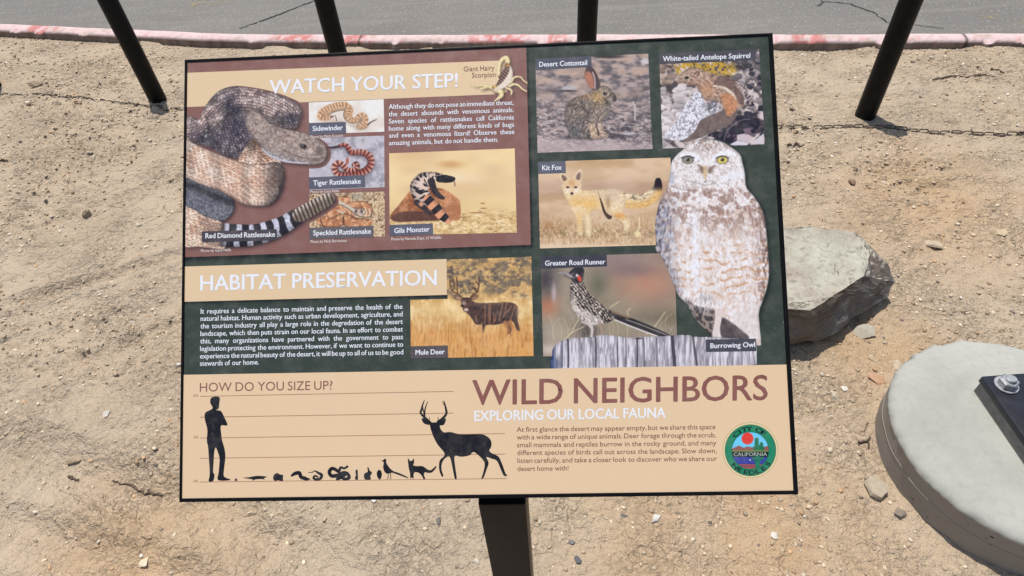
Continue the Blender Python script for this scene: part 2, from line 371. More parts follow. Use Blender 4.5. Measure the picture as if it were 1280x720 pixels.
# ---------------------------------------------------------------- the printed pictures
def pic_rattlesnake():
    c = Cv([(231, 104), (425, 104), (425, 316), (231, 316)], 4)
    Q = K(225, 100, 425, 320, 655); k = Q.k
    ytan = 133+(c.X-231)*-.036
    c.a[:] = C3(MAROON); c.put(sst(.3, -.3, c.Y-ytan)*sst(-1, -.5, 96-c.Y), TAN)
    loop = [(10, 150), (50, 152), (80, 160), (100, 110), (150, 50), (210, 28), (280, 32), (370, 50), (440, 75), (485, 100), (497, 140), (480, 190), (455, 203), (400, 190), (365, 175), (340, 150), (320, 160), (330, 240), (290, 262), (250, 312), (200, 315), (140, 285), (60, 255), (10, 250)]
    head = [(268, 165), (276, 140), (292, 122), (312, 126), (340, 148), (368, 176), (430, 200), (500, 213), (545, 232), (588, 262), (602, 295), (588, 332), (548, 346), (450, 340), (400, 326), (352, 302), (328, 265), (295, 228), (273, 195)]
    neck = [(300, 240), (262, 285), (240, 325), (270, 350), (340, 362), (402, 356), (412, 335), (380, 315), (335, 280)]
    body = [(10, 240), (60, 262), (120, 290), (200, 320), (300, 345), (405, 338), (425, 400), (412, 460), (378, 505), (320, 517), (250, 507), (212, 480), (150, 452), (60, 422), (10, 405)]
    grey = [(10, 400), (80, 425), (160, 455), (212, 485), (222, 520), (205, 555), (168, 577), (110, 560), (60, 532), (10, 500)]
    low = [(10, 500), (80, 545), (160, 578), (185, 600), (190, 650), (180, 690), (140, 690), (80, 682), (10, 668)]
    tail = Q([(140, 632, 50*k), (200, 636, 48*k), (260, 637, 45*k), (310, 633, 42*k), (370, 615, 40*k), (420, 595, 37*k), (460, 570, 34*k), (500, 545, 30*k)])
    ratt = Q([(490, 552, 30*k), (530, 530, 31*k), (575, 505, 29*k), (608, 488, 25*k)])
    mt, At, Dt = c.tube(tail); mr, Ar, Dr = c.tube(ratt)
    parts = [c.poly(Q(p)) for p in (loop, neck, body, grey, low, head)]
    allm = np.maximum.reduce(parts+[mt, mr])
    sh = blur2(np.roll(np.roll(allm, 10, 1), 8, 0), 8)
    c.put(sh, (35, 24, 26), .7)
    # coil loop: keeled scales turn about the coil centre
    m = parts[0]; cx, cy = Q.xy(255, 330); r = np.hypot(c.X-cx, c.Y-cy); th = np.arctan2(c.Y-cy, c.X-cx)
    ta, A1, D1 = c.tube(Q([(-60, 215, 62*k), (60, 205, 60*k), (120, 150, 60*k), (175, 95, 62*k), (260, 78, 62*k), (350, 95, 60*k), (430, 135, 58*k), (470, 190, 52*k)]), 2)
    U = A1*ta+(1-ta)*(c.Y*.9+c.X*.35); V = D1*19*ta+(1-ta)*(c.X*.95-c.Y*.3)
    U = U+1.5*c.n(6, 4, 2)
    sc = c.n(4, 2, 2); rowv = V*.27+.3*c.n(5, 1, 2); rw_ = np.floor(rowv); cu = U/3.3+.5*(rw_ % 2); fu = cu-np.floor(cu)-.5; fv = rowv-rw_-.5
    hs = vnoise(np.floor(cu)*7.31+.5, rw_*3.77+.5, 6)
    ke = .30-.95*np.maximum(np.abs(fu), np.abs(fv))**2*3.2+.55*np.exp(-(fv/.16)**2)*(hs-.2)+.5*(hs-.5)
    base = MIX((120, 102, 98), (172, 150, 142), sst(.3, .7, c.n(9, 3, 3)))
    base = base*(1-.3*np.clip(np.abs(D1)*ta, 0, 1)**3)[..., None]
    band = np.exp(-((c.X-Q.xy(218, 0)[0]-6*np.sin(c.Y*.09))/14)**2)*sst(0, 1, 1.2-np.abs(c.Y-Q.xy(0, 180)[1])/55)
    band = np.maximum(band, .9*np.exp(-((c.X-Q.xy(455, 0)[0])/16)**2-((c.Y-Q.xy(0, 165)[1])/11)**2))
    band = np.maximum(band, .85*np.exp(-((c.X-Q.xy(110, 0)[0])/26)**2-((c.Y-Q.xy(0, 240)[1])/16)**2))
    band = np.maximum(band, (1-ta)*.75)
    band = np.clip(band+.6*(sc-.5), 0, 1)
    base = base*(1-band[..., None]*.92)+C3((44, 40, 52))*band[..., None]*.92
    base = base*(1+.75*ke[..., None])*(1.08-.35*np.clip(D1*ta, 0, 1)**2)[..., None]
    spark = sst(.69, .8, c.n(1.6, 5, 2))
    base = base*(1-spark[..., None]*.5)+C3((236, 226, 228))*spark[..., None]*.55
    for (x0, y0, x1, y1) in ((160, 75, 190, 60), (110, 120, 160, 95), (245, 30, 262, 52), (380, 60, 440, 92), (30, 175, 80, 165), (120, 165, 175, 152), (250, 85, 350, 75)):
        a, b = Q.xy(x0, y0), Q.xy(x1, y1); mm, A, D = c.tube([(a[0], a[1], 1.5), (b[0], b[1], 1.5)], .8)
        base = base*(1-(mm*.6*sst(.4, .6, c.n(1.4, 3, 2)))[..., None])+C3((228, 216, 216))*(mm*.6*sst(.4, .6, c.n(1.4, 3, 2)))[..., None]
    c.put(m, base); c.mul(m, 1-.35*(1-blur2(m, 9)))
    def scaly(m, lo, hi, dot, su, sv, ang, seed, dark=None):
        cs, sn = np.cos(ang), np.sin(ang); U = (c.X*cs+c.Y*sn); V = -c.X*sn+c.Y*cs
        U = U+3*np.sin(V*.05); V = V+5*np.sin(U*.035+1)
        pat = np.sin(U*su+V*.3)*np.sin(V*sv)
        b = MIX(lo, hi, sst(.3, .7, c.n(12, seed, 3)))
        bnd = sst(.2, .9, np.sin(U*.16-V*.10+1.5*c.n(14, seed+3, 2))); b = b*(1-.20*bnd)[..., None]
        d = sst(.05, .7, pat)*sst(.25, .6, c.n(9, seed+2, 2))
        b = b*(1-d[..., None]*.75)+C3(dot)*d[..., None]*.75
        ln = sst(.86, .98, np.abs(np.cos(V*sv*.5)))*.4
        b = b*(1-ln[..., None])+C3((244, 232, 220))*ln[..., None]
        b = b*(.86+.3*c.n(1.6, seed+1, 2))[..., None]
        if dark is not None: b = b*(1-dark[..., None])+C3((62, 52, 52))*dark[..., None]
        c.put(m, b)
    scaly(parts[1], (176, 132, 108), (222, 188, 166), (140, 90, 70), 1.1, 1.3, .9, 1)
    c.mul(parts[1], 1-.5*c.g(*Q.xy(290, 262), 12))
    edge = 1-blur2(parts[2], 18)
    dk = np.clip(sst(Q.xy(300, 0)[0], Q.xy(430, 0)[0], c.X+6*(c.n(6, 2)-.5))*.95*(.55+.6*c.n(2, 1, 2))+edge*.55*(c.Y > Q.xy(0, 400)[1]), 0, 1)
    scaly(parts[2], (204, 168, 144), (232, 208, 190), (166, 112, 84), .95, 1.05, .55, 3, dk)
    c.mul(parts[2], 1-.6*np.clip(1-blur2(parts[2], 9), 0, 1)); c.mul(parts[4], 1-.5*np.clip(1-blur2(parts[4], 9), 0, 1))
    scaly(parts[4], (196, 160, 136), (224, 196, 172), (160, 112, 86), .95, 1.05, .5, 4)
    gn = c.n(1.6, 5, 3)
    c.put(parts[3], MIX((88, 88, 100), (176, 172, 172), np.clip(sst(.3, .7, gn)*.7+.5*sst(60, 130, c.X*.4+c.Y-395)-.15, 0, 1)))
    c.mul(parts[3], 1-.5*np.exp(-((c.Y-(c.X-231)*.42-229)/6)**2)-.4*(1-blur2(parts[3], 6)))
    for q_ in (0, 1, 2, 4): c.fur(parts[q_], 1500, 1.6, .35, .4, 7+q_, .22, 1.5)
    # tail bands and rattle
    ph = (At-1)/16.5+.10*np.sin(Dt*2.4)+.16*(fbm(At*.3, Dt*2.2, 4, 2)-.5); bw = sst(.5, .57, ph % 1)*sst(1, .93, ph % 1)*sst(106, 100, At)
    bw = bw*sst(9, 16, At)
    tb = MIX((40, 36, 42), (206, 206, 220), bw)*(.74+.42*fbm(At*.9, Dt*5, 2, 2))[..., None]*(1-.35*np.clip(Dt, 0, 1)**2)[..., None]
    peach = (sst(15, 3, At)*.9)[..., None]; tb = tb*(1-peach)+C3((196, 162, 140))*(.72+.5*c.n(1.6, 2))[..., None]*peach*(1-.25*sst(.1, .6, np.sin(c.X*1.05+c.Y*.6)*np.sin(c.Y*1.2-c.X*.5)))[..., None]
    c.put(mt, tb)
    seg = np.abs(np.sin(Ar*.62+Dr*.7)); top = sst(.1, -.8, Dr)
    rb = MIX((88, 74, 62), (140, 122, 104), seg)*(.45+.55*seg)[..., None]
    rb = rb*(1-(top*sst(.5, .8, seg))[..., None]*.8)+C3((226, 208, 198))*(top*sst(.5, .8, seg))[..., None]*.8
    c.put(mr, rb)
    c.fur(np.maximum(mt, mr), 700, 1.4, .4, .2, 3, .25, 2)
    # head
    m = parts[5]; t = c.n(2.2, 1, 3)
    b = MIX((158, 136, 127), (202, 180, 169), sst(.3, .7, t)); jaw = np.clip((c.Y-(180.5+(c.X-330)*.36))/9, 0, 1)
    b = b*(1-jaw[..., None])+MIX((120, 112, 112), (208, 198, 194), sst(.35, .65, c.n(1.3, 6, 2)))*jaw[..., None]
    b = b*(.88+.24*np.sin(c.X*2.1+c.Y)*np.sin(c.Y*2.3-c.X*.6)*sst(345, 375, c.X)*(.4+c.n(2, 4, 2)))[..., None]
    c.put(m, b); c.mul(m, 1-.5*(1-blur2(m, 7)))
    c.fur(m, 900, 1.2, .4, .5, 3, .24, 2.5)
    jl = Q([(335, 280, .9), (360, 303, 1.4), (402, 324, 1.5), (450, 336, 1.2), (520, 341, .8)]); c.line(jl, 1, (206, 202, 212), .8)
    for x, y, r in ((430, 215, 2.5), (410, 232, 2), (450, 228, 2), (395, 205, 1.8), (470, 235, 1.6), (310, 180, 2.2), (300, 205, 1.6), (325, 215, 1.5)):
        c.blob(*Q.xy(x, y), r, r*.6, (104, 78, 70), .55, .6, .4)
    c.blob(*Q.xy(572, 290), 4.2, 5, (74, 64, 62), .65, .6); c.blob(*Q.xy(556, 328), 8, 2.2, (96, 84, 80), .6, .5, -.1)
    c.line(Q([(420, 285), (480, 312), (540, 322), (595, 315)]), .5, (80, 68, 64), .7)
    c.blob(*Q.xy(505, 272), 4.4, 3.2, (58, 46, 46), .95, .3, .2); c.blob(*Q.xy(510, 275), 1.8, 1.9, (14, 12, 16), 1, .3); c.blob(*Q.xy(503, 268), .7, .6, (230, 220, 220), .8, .5)
    c.blob(*Q.xy(534, 290), 3.6, 3, (206, 188, 176), .9, .4, .3); c.line(Q([(480, 258), (505, 256), (530, 270)]), .7, (188, 164, 148), .9)
    c.line(Q([(598, 278), (655, 271)]), .7, (52, 38, 40))
    tong = c.tube(Q([(598, 278, .8), (655, 270, .8)]))[0]
    c.m = np.maximum(np.maximum(allm, tong), sst(.02, .05, sh))*(c.X > 231.1)
    return 'animal_picture', 'cut-out picture of a coiled rattlesnake with a black and white banded tail', c
def pic_scorpion():
    c = Cv([(588, 66), (662, 66), (662, 128), (588, 128)], 4); Q = K(575, 60, 665, 130, 926); k = Q.k
    body = [(455, 470), (500, 400), (540, 330), (575, 260), (590, 205), (625, 205), (665, 260), (680, 330), (668, 410), (640, 470), (580, 510), (520, 530), (470, 545), (420, 520), (410, 490)]
    tl = Q([(600, 215, 5*k*6), (612, 165, 32*k), (590, 125, 30*k), (545, 140, 26*k), (510, 190, 24*k), (497, 250, 26*k), (492, 310, 26*k), (505, 345, 14*k)])
    claw = Q([(470, 535, 34*k), (520, 560, 36*k), (530, 610, 28*k), (480, 655, 16*k), (430, 690, 5*k)]); cl2 = Q([(430, 510, 30*k), (360, 495, 20*k), (300, 515, 14*k), (250, 525, 5*k)]); cl3 = Q([(380, 495, 16*k), (280, 480, 12*k), (200, 485, 8*k), (150, 470, 4*k)])
    legs = [Q(p) for p in ([(660, 440, 14*k), (690, 385, 13*k), (730, 368, 11*k), (780, 375, 10*k), (820, 420, 9*k), (875, 460, 7*k)], [(640, 490, 16*k), (690, 465, 15*k), (750, 480, 13*k), (800, 525, 11*k), (855, 558, 8*k)], [(600, 515, 14*k), (640, 530, 14*k), (665, 560, 13*k), (655, 600, 8*k)])]
    ms = [c.tube(t)[0] for t in [tl, claw, cl2, cl3]+legs]; mb = c.poly(Q(body)); allm = np.maximum.reduce(ms+[mb])
    yb = 117.2+(c.X-588)*-.045; yt = 76.3+(c.X-588)*-.045
    c.a[:] = C3(MAROON); c.put(sst(.3, -.3, c.Y-yb)*sst(-.3, .3, c.Y-yt)*(c.X < 634), TAN)
    sh = blur2(np.roll(np.roll(allm, 10, 1), 10, 0), 6); c.put(sh, (60, 44, 36), .6)
    for t in [tl, claw, cl2, cl3]+legs:
        m, A, D = c.tube(t); c.put(m, MIX((232, 210, 150), (246, 232, 196), sst(.9, -.6, np.abs(D)+.4*np.sin(A*1.1)))); c.mul(m, 1-.22*np.clip(np.abs(D), 0, 1)**3)
    c.put(mb, MIX((222, 202, 184), (240, 226, 208), c.n(3, 1)))
    dm, A, D = c.tube(Q([(605, 215, 26*k), (600, 280, 38*k), (560, 350, 44*k), (510, 420, 40*k), (465, 475, 24*k)], ), .5)
    c.put(dm, MIX((70, 48, 46), (150, 118, 100), sst(.55, .95, np.abs(np.sin(A*.95+D*.6)))), .95)
    c.blob(*Q.xy(610, 222), 2.6, 2, (196, 142, 62), .8, .5); c.blob(*Q.xy(440, 492), 3.4, 2.4, (214, 170, 84), .8, .5); c.blob(*Q.xy(427, 515), .9, .9, (40, 24, 20))
    c.mul(mb, 1-.3*(1-blur2(mb, 4)))
    c.m = np.maximum(allm, sst(.02, .06, sh))*(c.X < 659.5)
    return 'animal_picture', 'small cut-out picture of a pale scorpion with raised tail', c
def pic_sidewinder():
    c = Cv([(386, 128.2), (479.6, 124), (480.4, 164.6), (386.6, 168)], 5); Q = K(380, 115, 490, 180, 1218); k = Q.k
    c.a[:] = MIX((228, 216, 204), (238, 236, 230), sst(.3, .7, c.n(14, 1)))
    c.put(c.poly(Q([(180, 370), (400, 380), (560, 400), (700, 440), (900, 480), (760, 530), (560, 440), (300, 410)]), 2), (176, 150, 128), .6)
    for p in ([(340, 350, 38*k), (270, 345, 60*k), (240, 320, 60*k), (300, 270, 66*k), (400, 222, 66*k), (500, 200, 62*k), (580, 205, 62*k), (625, 260, 60*k), (610, 310, 60*k)], [(610, 260, 56*k), (600, 330, 56*k), (640, 380, 50*k), (720, 390, 42*k), (770, 340, 44*k), (820, 335, 48*k), (850, 390, 44*k), (800, 440, 44*k), (770, 480, 40*k), (830, 480, 30*k), (880, 450, 18*k)]):
        m, A, D = c.tube(Q(p)); b = MIX((206, 160, 122), (236, 204, 170), fbm(A*.5, D*2, 3, 2))
        st = sst(.35, .8, np.sin(A*1.75+np.abs(D)*1.2))*sst(.85, .2, np.abs(D+.25)); b = b*(1-st[..., None]*.75)+C3((120, 76, 50))*st[..., None]*.75
        sp = sst(.6, .72, c.n(1.2, 4, 2)); b = b*(1-sp[..., None]*.5)+C3((140, 88, 52))*sp[..., None]*.5
        b = b*(1-.4*np.clip(D, 0, 1)**2)[..., None]; c.put(m, b)
    c.line(Q([(430, 320), (445, 360), (452, 400)]), .4, (70, 60, 58)); c.line(Q([(885, 450, 1.1), (930, 415, .9), (1005, 380, .4)]), .7, (96, 84, 72))
    c.blob(*Q.xy(390, 340), 2, 1.5, (110, 60, 52), .8, .5)
    return 'animal_photo', 'small photo of a tan sidewinder snake on white sand', c
def pic_tiger():
    c = Cv([(386.2, 173), (480.2, 169.5), (480.8, 234), (386.6, 237.6)], 5); Q = K(380, 165, 490, 240, 1056); k = Q.k
    c.a[:] = MIX((206, 200, 206), (146, 142, 152), np.clip(sst(.35, .7, c.n(7, 2, 4))*.7*sst(385, 470, c.X+.7*(240-c.Y))+.12, 0, 1))
    P = Q([(250, 196, 8*k), (330, 188, 11*k), (400, 178, 15*k), (450, 160, 22*k), (500, 160, 28*k), (540, 205, 32*k), (570, 245, 35*k), (640, 245, 36*k), (710, 250, 40*k), (775, 285, 42*k), (805, 350, 43*k), (785, 420, 43*k), (725, 470, 43*k), (630, 505, 42*k), (520, 520, 42*k), (420, 505, 42*k), (375, 450, 38*k), (380, 395, 38*k), (425, 375, 36*k), (475, 410, 34*k), (520, 455, 34*k), (590, 462, 34*k), (635, 430, 32*k), (630, 380, 28*k), (590, 395, 18*k)])
    m0 = c.tube(P)[0]; c.put(blur2(np.roll(m0, 8, 0), 8), (70, 62, 72), .6)
    m, A, D = c.tube(P); o = sst(14, 22, A); b = MIX((176, 92, 78), (212, 146, 128), sst(.2, -.7, D))
    st = sst(-.1, .55, np.sin(A*1.42+D*.3))*o; b = b*(1-st[..., None]*.85)+C3((74, 34, 34))*st[..., None]*.85
    b = b*(1-(1-o)[..., None])+C3((66, 46, 52))*(1-o)[..., None]
    lt = sst(90, 130, A)*sst(-.1, -.6, np.sin(A*1.42+D*.3)); b = b*(1-lt[..., None]*.5)+C3((236, 196, 172))*lt[..., None]*.5
    c.put(m, b*(1-.4*np.clip(D, 0, 1)**2)[..., None])
    c.blob(*Q.xy(520, 350), 2, 4.6, (176, 100, 84), 1, .25, .1)
    return 'animal_photo', 'small photo of a red and dark banded rattlesnake on grey rock', c
def pic_speckled():
    c = Cv([(386.8, 242.5), (480.8, 239.5), (481.2, 295.5), (387.2, 299)], 5); Q = K(380, 235, 490, 305, 1131); k = Q.k
    t = c.n(1.5, 3, 3); c.a[:] = MIX((150, 122, 92), (226, 198, 160), sst(.28, .62, t)); c.put(sst(.66, .74, c.n(2, 6, 2)), (84, 66, 52), .7)
    c.blob(*Q.xy(680, 110), 6, 4, (150, 148, 132), .6, .7)
    for p in ([(230, 430, 60*k), (300, 430, 80*k), (420, 430, 80*k), (480, 400, 60*k), (460, 340, 50*k)], [(840, 440, 40*k), (760, 460, 70*k), (620, 450, 80*k), (560, 420, 60*k), (560, 370, 60*k)], [(330, 350, 50*k), (440, 280, 70*k), (540, 260, 80*k), (640, 310, 60*k)], [(430, 160, 50*k), (540, 160, 60*k)], [(600, 220, 40*k), (700, 215, 50*k), (790, 230, 50*k), (850, 290, 34*k), (800, 350, 30*k)]):
        m, A, D = c.tube(Q(p)); b = MIX((188, 124, 86), (228, 176, 132), sst(.3, .7, c.n(3, 2, 3))); d = sst(.55, .65, c.n(2.6, 5, 2)); b = b*(1-d[..., None]*.5)+C3((140, 84, 56))*d[..., None]*.5
        c.put(m, b); c.mul(m, 1-.5*np.clip(np.abs(D)-.6, 0, 1)/.4)
    c.line(Q([(465, 190), (540, 235), (640, 290)]), 2.4, (206, 190, 172)); c.line(Q([(475, 215), (560, 262), (640, 320)]), .4, (60, 44, 40))
    for x in (665, 740): c.blob(*Q.xy(x, 315), 3.4, 4.4, (196, 186, 186), .6, .5); c.blob(*Q.xy(x, 302), 1.5, 2.4, (62, 54, 58), .8, .5)
    for x in (790, 835): c.line(Q([(x, 270), (x+15, 320), (x-5, 360)]), .8, (232, 212, 186), .9)
    c.line(Q([(640, 330), (740, 372), (850, 365), (880, 290)]), .4, (60, 44, 40)); c.line(Q([(430, 290), (490, 320), (525, 300)]), .9, (214, 196, 176)); c.line(Q([(512, 360), (512, 480)]), .5, (74, 52, 46)); c.line(Q([(215, 400), (230, 460), (270, 510)]), .6, (74, 52, 46))
    return 'animal_photo', 'small photo of a sandy speckled rattlesnake coiled on gravel', c
def pic_gila():
    c = Cv([(486.4, 191.7), (643.4, 185.6), (646, 290.8), (487.2, 294.2)], 5); Q = K(480, 180, 655, 300, 1050); k = Q.k
    y = (c.Y-186)/108
    c.a[:] = MIX((226, 192, 146), (242, 214, 160), sst(.25, .75, c.n(26, 1, 2, 2))); c.put(sst(.35, .75, y)*.6, (232, 200, 140))
    c.put(c.g(*Q.xy(500, 155), 16, 5), (204, 150, 92), .8); c.put(c.g(*Q.xy(180, 100), 26, 10), (214, 172, 122), .5); c.put(c.g(*Q.xy(560, 255), 26, 7), (244, 220, 186), .6)
    gr = sst(.66, .78, y); c.put(gr*sst(.5, .65, c.n(3.2, 4, 3, 2)), (196, 156, 100), .6); c.put(gr*sst(.66, .72, c.n(1.6, 2, 2, 2)), (150, 112, 70), .6); c.put(gr*sst(.62, .7, c.n(2.4, 6, 2, 2)), (250, 232, 196), .6)
    for x, yy, w in ((740, 445, 3), (745, 482, 4), (690, 515, 9), (600, 550, 4), (800, 640, 3)): c.blob(*Q.xy(x, yy), w, .8, (150, 104, 62), .8, .5)
    rock = c.poly(Q([(45, 545), (110, 460), (200, 350), (260, 340), (400, 330), (470, 350), (540, 400), (568, 430), (575, 530), (560, 572), (480, 575), (400, 572), (240, 578), (90, 580)]))
    c.put(rock, MIX((140, 82, 46), (204, 140, 94), sst(.3, .7, c.n(9, 3, 4)))); c.put(rock*sst(Q.xy(430, 0)[0], Q.xy(470, 0)[0], c.X), (212, 146, 104), .5); c.mul(rock, .82+.34*c.n(2, 5, 3))
    c.put(c.poly(Q([(60, 540), (140, 508), (300, 505), (400, 520), (440, 560), (380, 575), (240, 580), (90, 582)]), .6), (88, 54, 44), .9)
    def gb(p, seed=2):
        m, A, D = c.tube(Q(p)); w = fbm(A*.34+D, D*2.2+A*.12, seed, 2); b = MIX((38, 32, 36), (226, 200, 184), sst(.44, .54, w+.06*np.sin(A*1.6))); c.put(m, b*(1-.4*np.clip(D, 0, 1)**2)[..., None])
    gb([(430, 250, 26*k), (370, 245, 34*k), (300, 270, 56*k), (265, 320, 68*k), (275, 370, 66*k), (310, 410, 48*k), (345, 430, 36*k)])
    m, A, D = c.tube(Q([(330, 415, 34*k), (380, 470, 40*k), (430, 530, 38*k), (485, 578, 20*k)])); b = MIX((34, 30, 34), (226, 156, 118), sst(.45, .55, ((A+1.5)/14.5) % 1)); c.put(m, b*(1-.35*np.clip(-D, 0, 1)**2)[..., None])
    c.line(Q([(355, 280, 28*k), (375, 340, 24*k), (410, 385, 20*k), (445, 405, 12*k)]), 2, (50, 40, 44)); c.line(Q([(250, 440, 24*k), (290, 470, 22*k), (345, 520, 14*k)]), 2, (56, 44, 46)); c.blob(*Q.xy(280, 450), 3, 3, (226, 168, 130), .9, .4)
    c.line(Q([(415, 262, 26*k), (460, 262, 30*k), (500, 265, 24*k), (522, 262, 14*k)]), 4, (30, 26, 30)); c.blob(*Q.xy(470, 250), 3, 1, (90, 84, 92), .6, .6); c.line(Q([(515, 270), (530, 290), (532, 315)]), .5, (70, 46, 50))
    return 'animal_photo', 'photo of a banded beaded lizard draped over an orange rock', c
def pic_deer():
    c = Cv([(558.6, 324.4), (664.2, 320.8), (667, 445), (558.8, 447.2)], 4); 
    c = Cv([(512.4, 326.2), (664.2, 320.8), (667, 445), (513.6, 448.2)], 4); Q = K(505, 315, 675, 455, 874); k = Q.k
    y = (c.Y-322)/125
    gold = MIX((206, 158, 92), (242, 210, 152), sst(.3, .7, c.n(9, 2, 4))); bush = MIX((120, 104, 84), (206, 164, 104), sst(.32, .66, c.n(6, 4, 4, 1.3)))
    up = sst(.42, .34, y+.12*(c.n(14, 3)-.5)); c.a[:] = gold*(1-up[..., None])+bush*up[..., None]
    c.put(up*sst(.6, .7, c.n(3.4, 6, 3, 1.6)), (72, 66, 68), .55); c.put(up*sst(.6, .72, c.n(4, 1, 3)), (236, 196, 130), .6)
    c.put(sst(.4, .52, y)*sst(.68, .5, y)*.5, (242, 216, 160))
    st = c.n(1.1, 5, 3, 1, 12); lowr = sst(.5, .85, y); c.put(lowr*sst(.42, .62, st), (150, 92, 46), .75); c.put(lowr*sst(.56, .7, c.n(1, 2, 3, 1, 10)), (246, 208, 140), .75); c.put(sst(.2, .6, y)*sst(.6, .74, c.n(1.2, 6, 2, 1, 7)), (250, 226, 170), .5); c.put(lowr*.45, (206, 136, 72))
    body = [(375, 345), (395, 300), (430, 310), (470, 326), (540, 328), (600, 326), (660, 322), (715, 335), (738, 380), (728, 430), (742, 500), (722, 500), (705, 455), (680, 440), (690, 500), (672, 530), (662, 480), (650, 455), (600, 466), (540, 468), (522, 475), (515, 520), (502, 510), (498, 468), (462, 465), (430, 420), (400, 388), (382, 378)]
    m = c.poly(Q(body)); c.put(m, MIX((62, 46, 43), (88, 65, 56), sst(.2, .8, c.n(5, 3, 3)))); c.put(m*np.clip(c.g(*Q.xy(560, 325), 32, 3), 0, 1), (130, 100, 82), .7); c.put(m*c.g(*Q.xy(735, 380), 2.5, 9), (214, 176, 132), .8)
    c.fur(m, 800, 1.8, .35, 1.2, 3, .22, .8)
    for x in (660, 690): c.line(Q([(x-10, 455, 3), (x+8, 500, 1.6), (x-8, 545, 1.1)]), 1.5, (176, 116, 70), .8)
    c.blob(*Q.xy(400, 370), 2.8, 2, (228, 206, 184), .9, .4)
    c.blob(*Q.xy(345, 293), 5.4, 3, (120, 86, 66), 1, .3, .5); c.blob(*Q.xy(350, 297), 3, 1.5, (206, 170, 140), .7, .4, .5); c.blob(*Q.xy(452, 292), 5, 3, (110, 78, 60), 1, .3, -.5); c.blob(*Q.xy(452, 295), 3, 1.4, (190, 150, 120), .7, .4, -.5)
    hd = c.poly(Q([(365, 320), (378, 295), (420, 295), (438, 315), (425, 345), (400, 362), (375, 355)])); c.put(hd, (96, 70, 60)); c.blob(*Q.xy(385, 330), 3, 2.6, (186, 162, 144), .7, .5); c.blob(*Q.xy(374, 346), 1.9, 1.5, (26, 20, 22)); c.blob(*Q.xy(408, 318), .9, .9, (20, 16, 18)); c.line(Q([(380, 300), (425, 300)]), .8, (54, 38, 36))
    for p in ([(378, 295), (345, 270), (312, 250), (297, 215), (300, 180)], [(312, 250), (325, 215), (312, 175)], [(345, 270), (342, 210), (340, 165)], [(425, 295), (445, 272), (470, 258), (482, 215), (482, 155)], [(470, 258), (462, 240), (440, 232)], [(482, 220), (468, 195), (460, 190)]): c.line(Q(p), .75, (92, 60, 46))
    for x0, y0, x1, y1 in ((520, 345, 520, 460), (545, 340, 548, 460), (555, 335, 553, 440), (575, 390, 578, 450), (610, 440, 632, 330), (640, 420, 660, 325), (680, 450, 715, 340), (650, 400, 690, 345), (462, 408, 468, 450), (500, 450, 503, 560), (590, 400, 585, 445)): c.line(Q([(x0, y0), (x1, y1)]), .45, (196, 134, 96), .8)
    c.put(sst(Q.xy(0, 460)[1], Q.xy(0, 540)[1], c.Y)*sst(.5, .6, c.n(1, 7, 2, 1, 11)), (226, 166, 96), .85)
    return 'animal_photo', 'photo of a dark antlered deer standing in golden grass', c
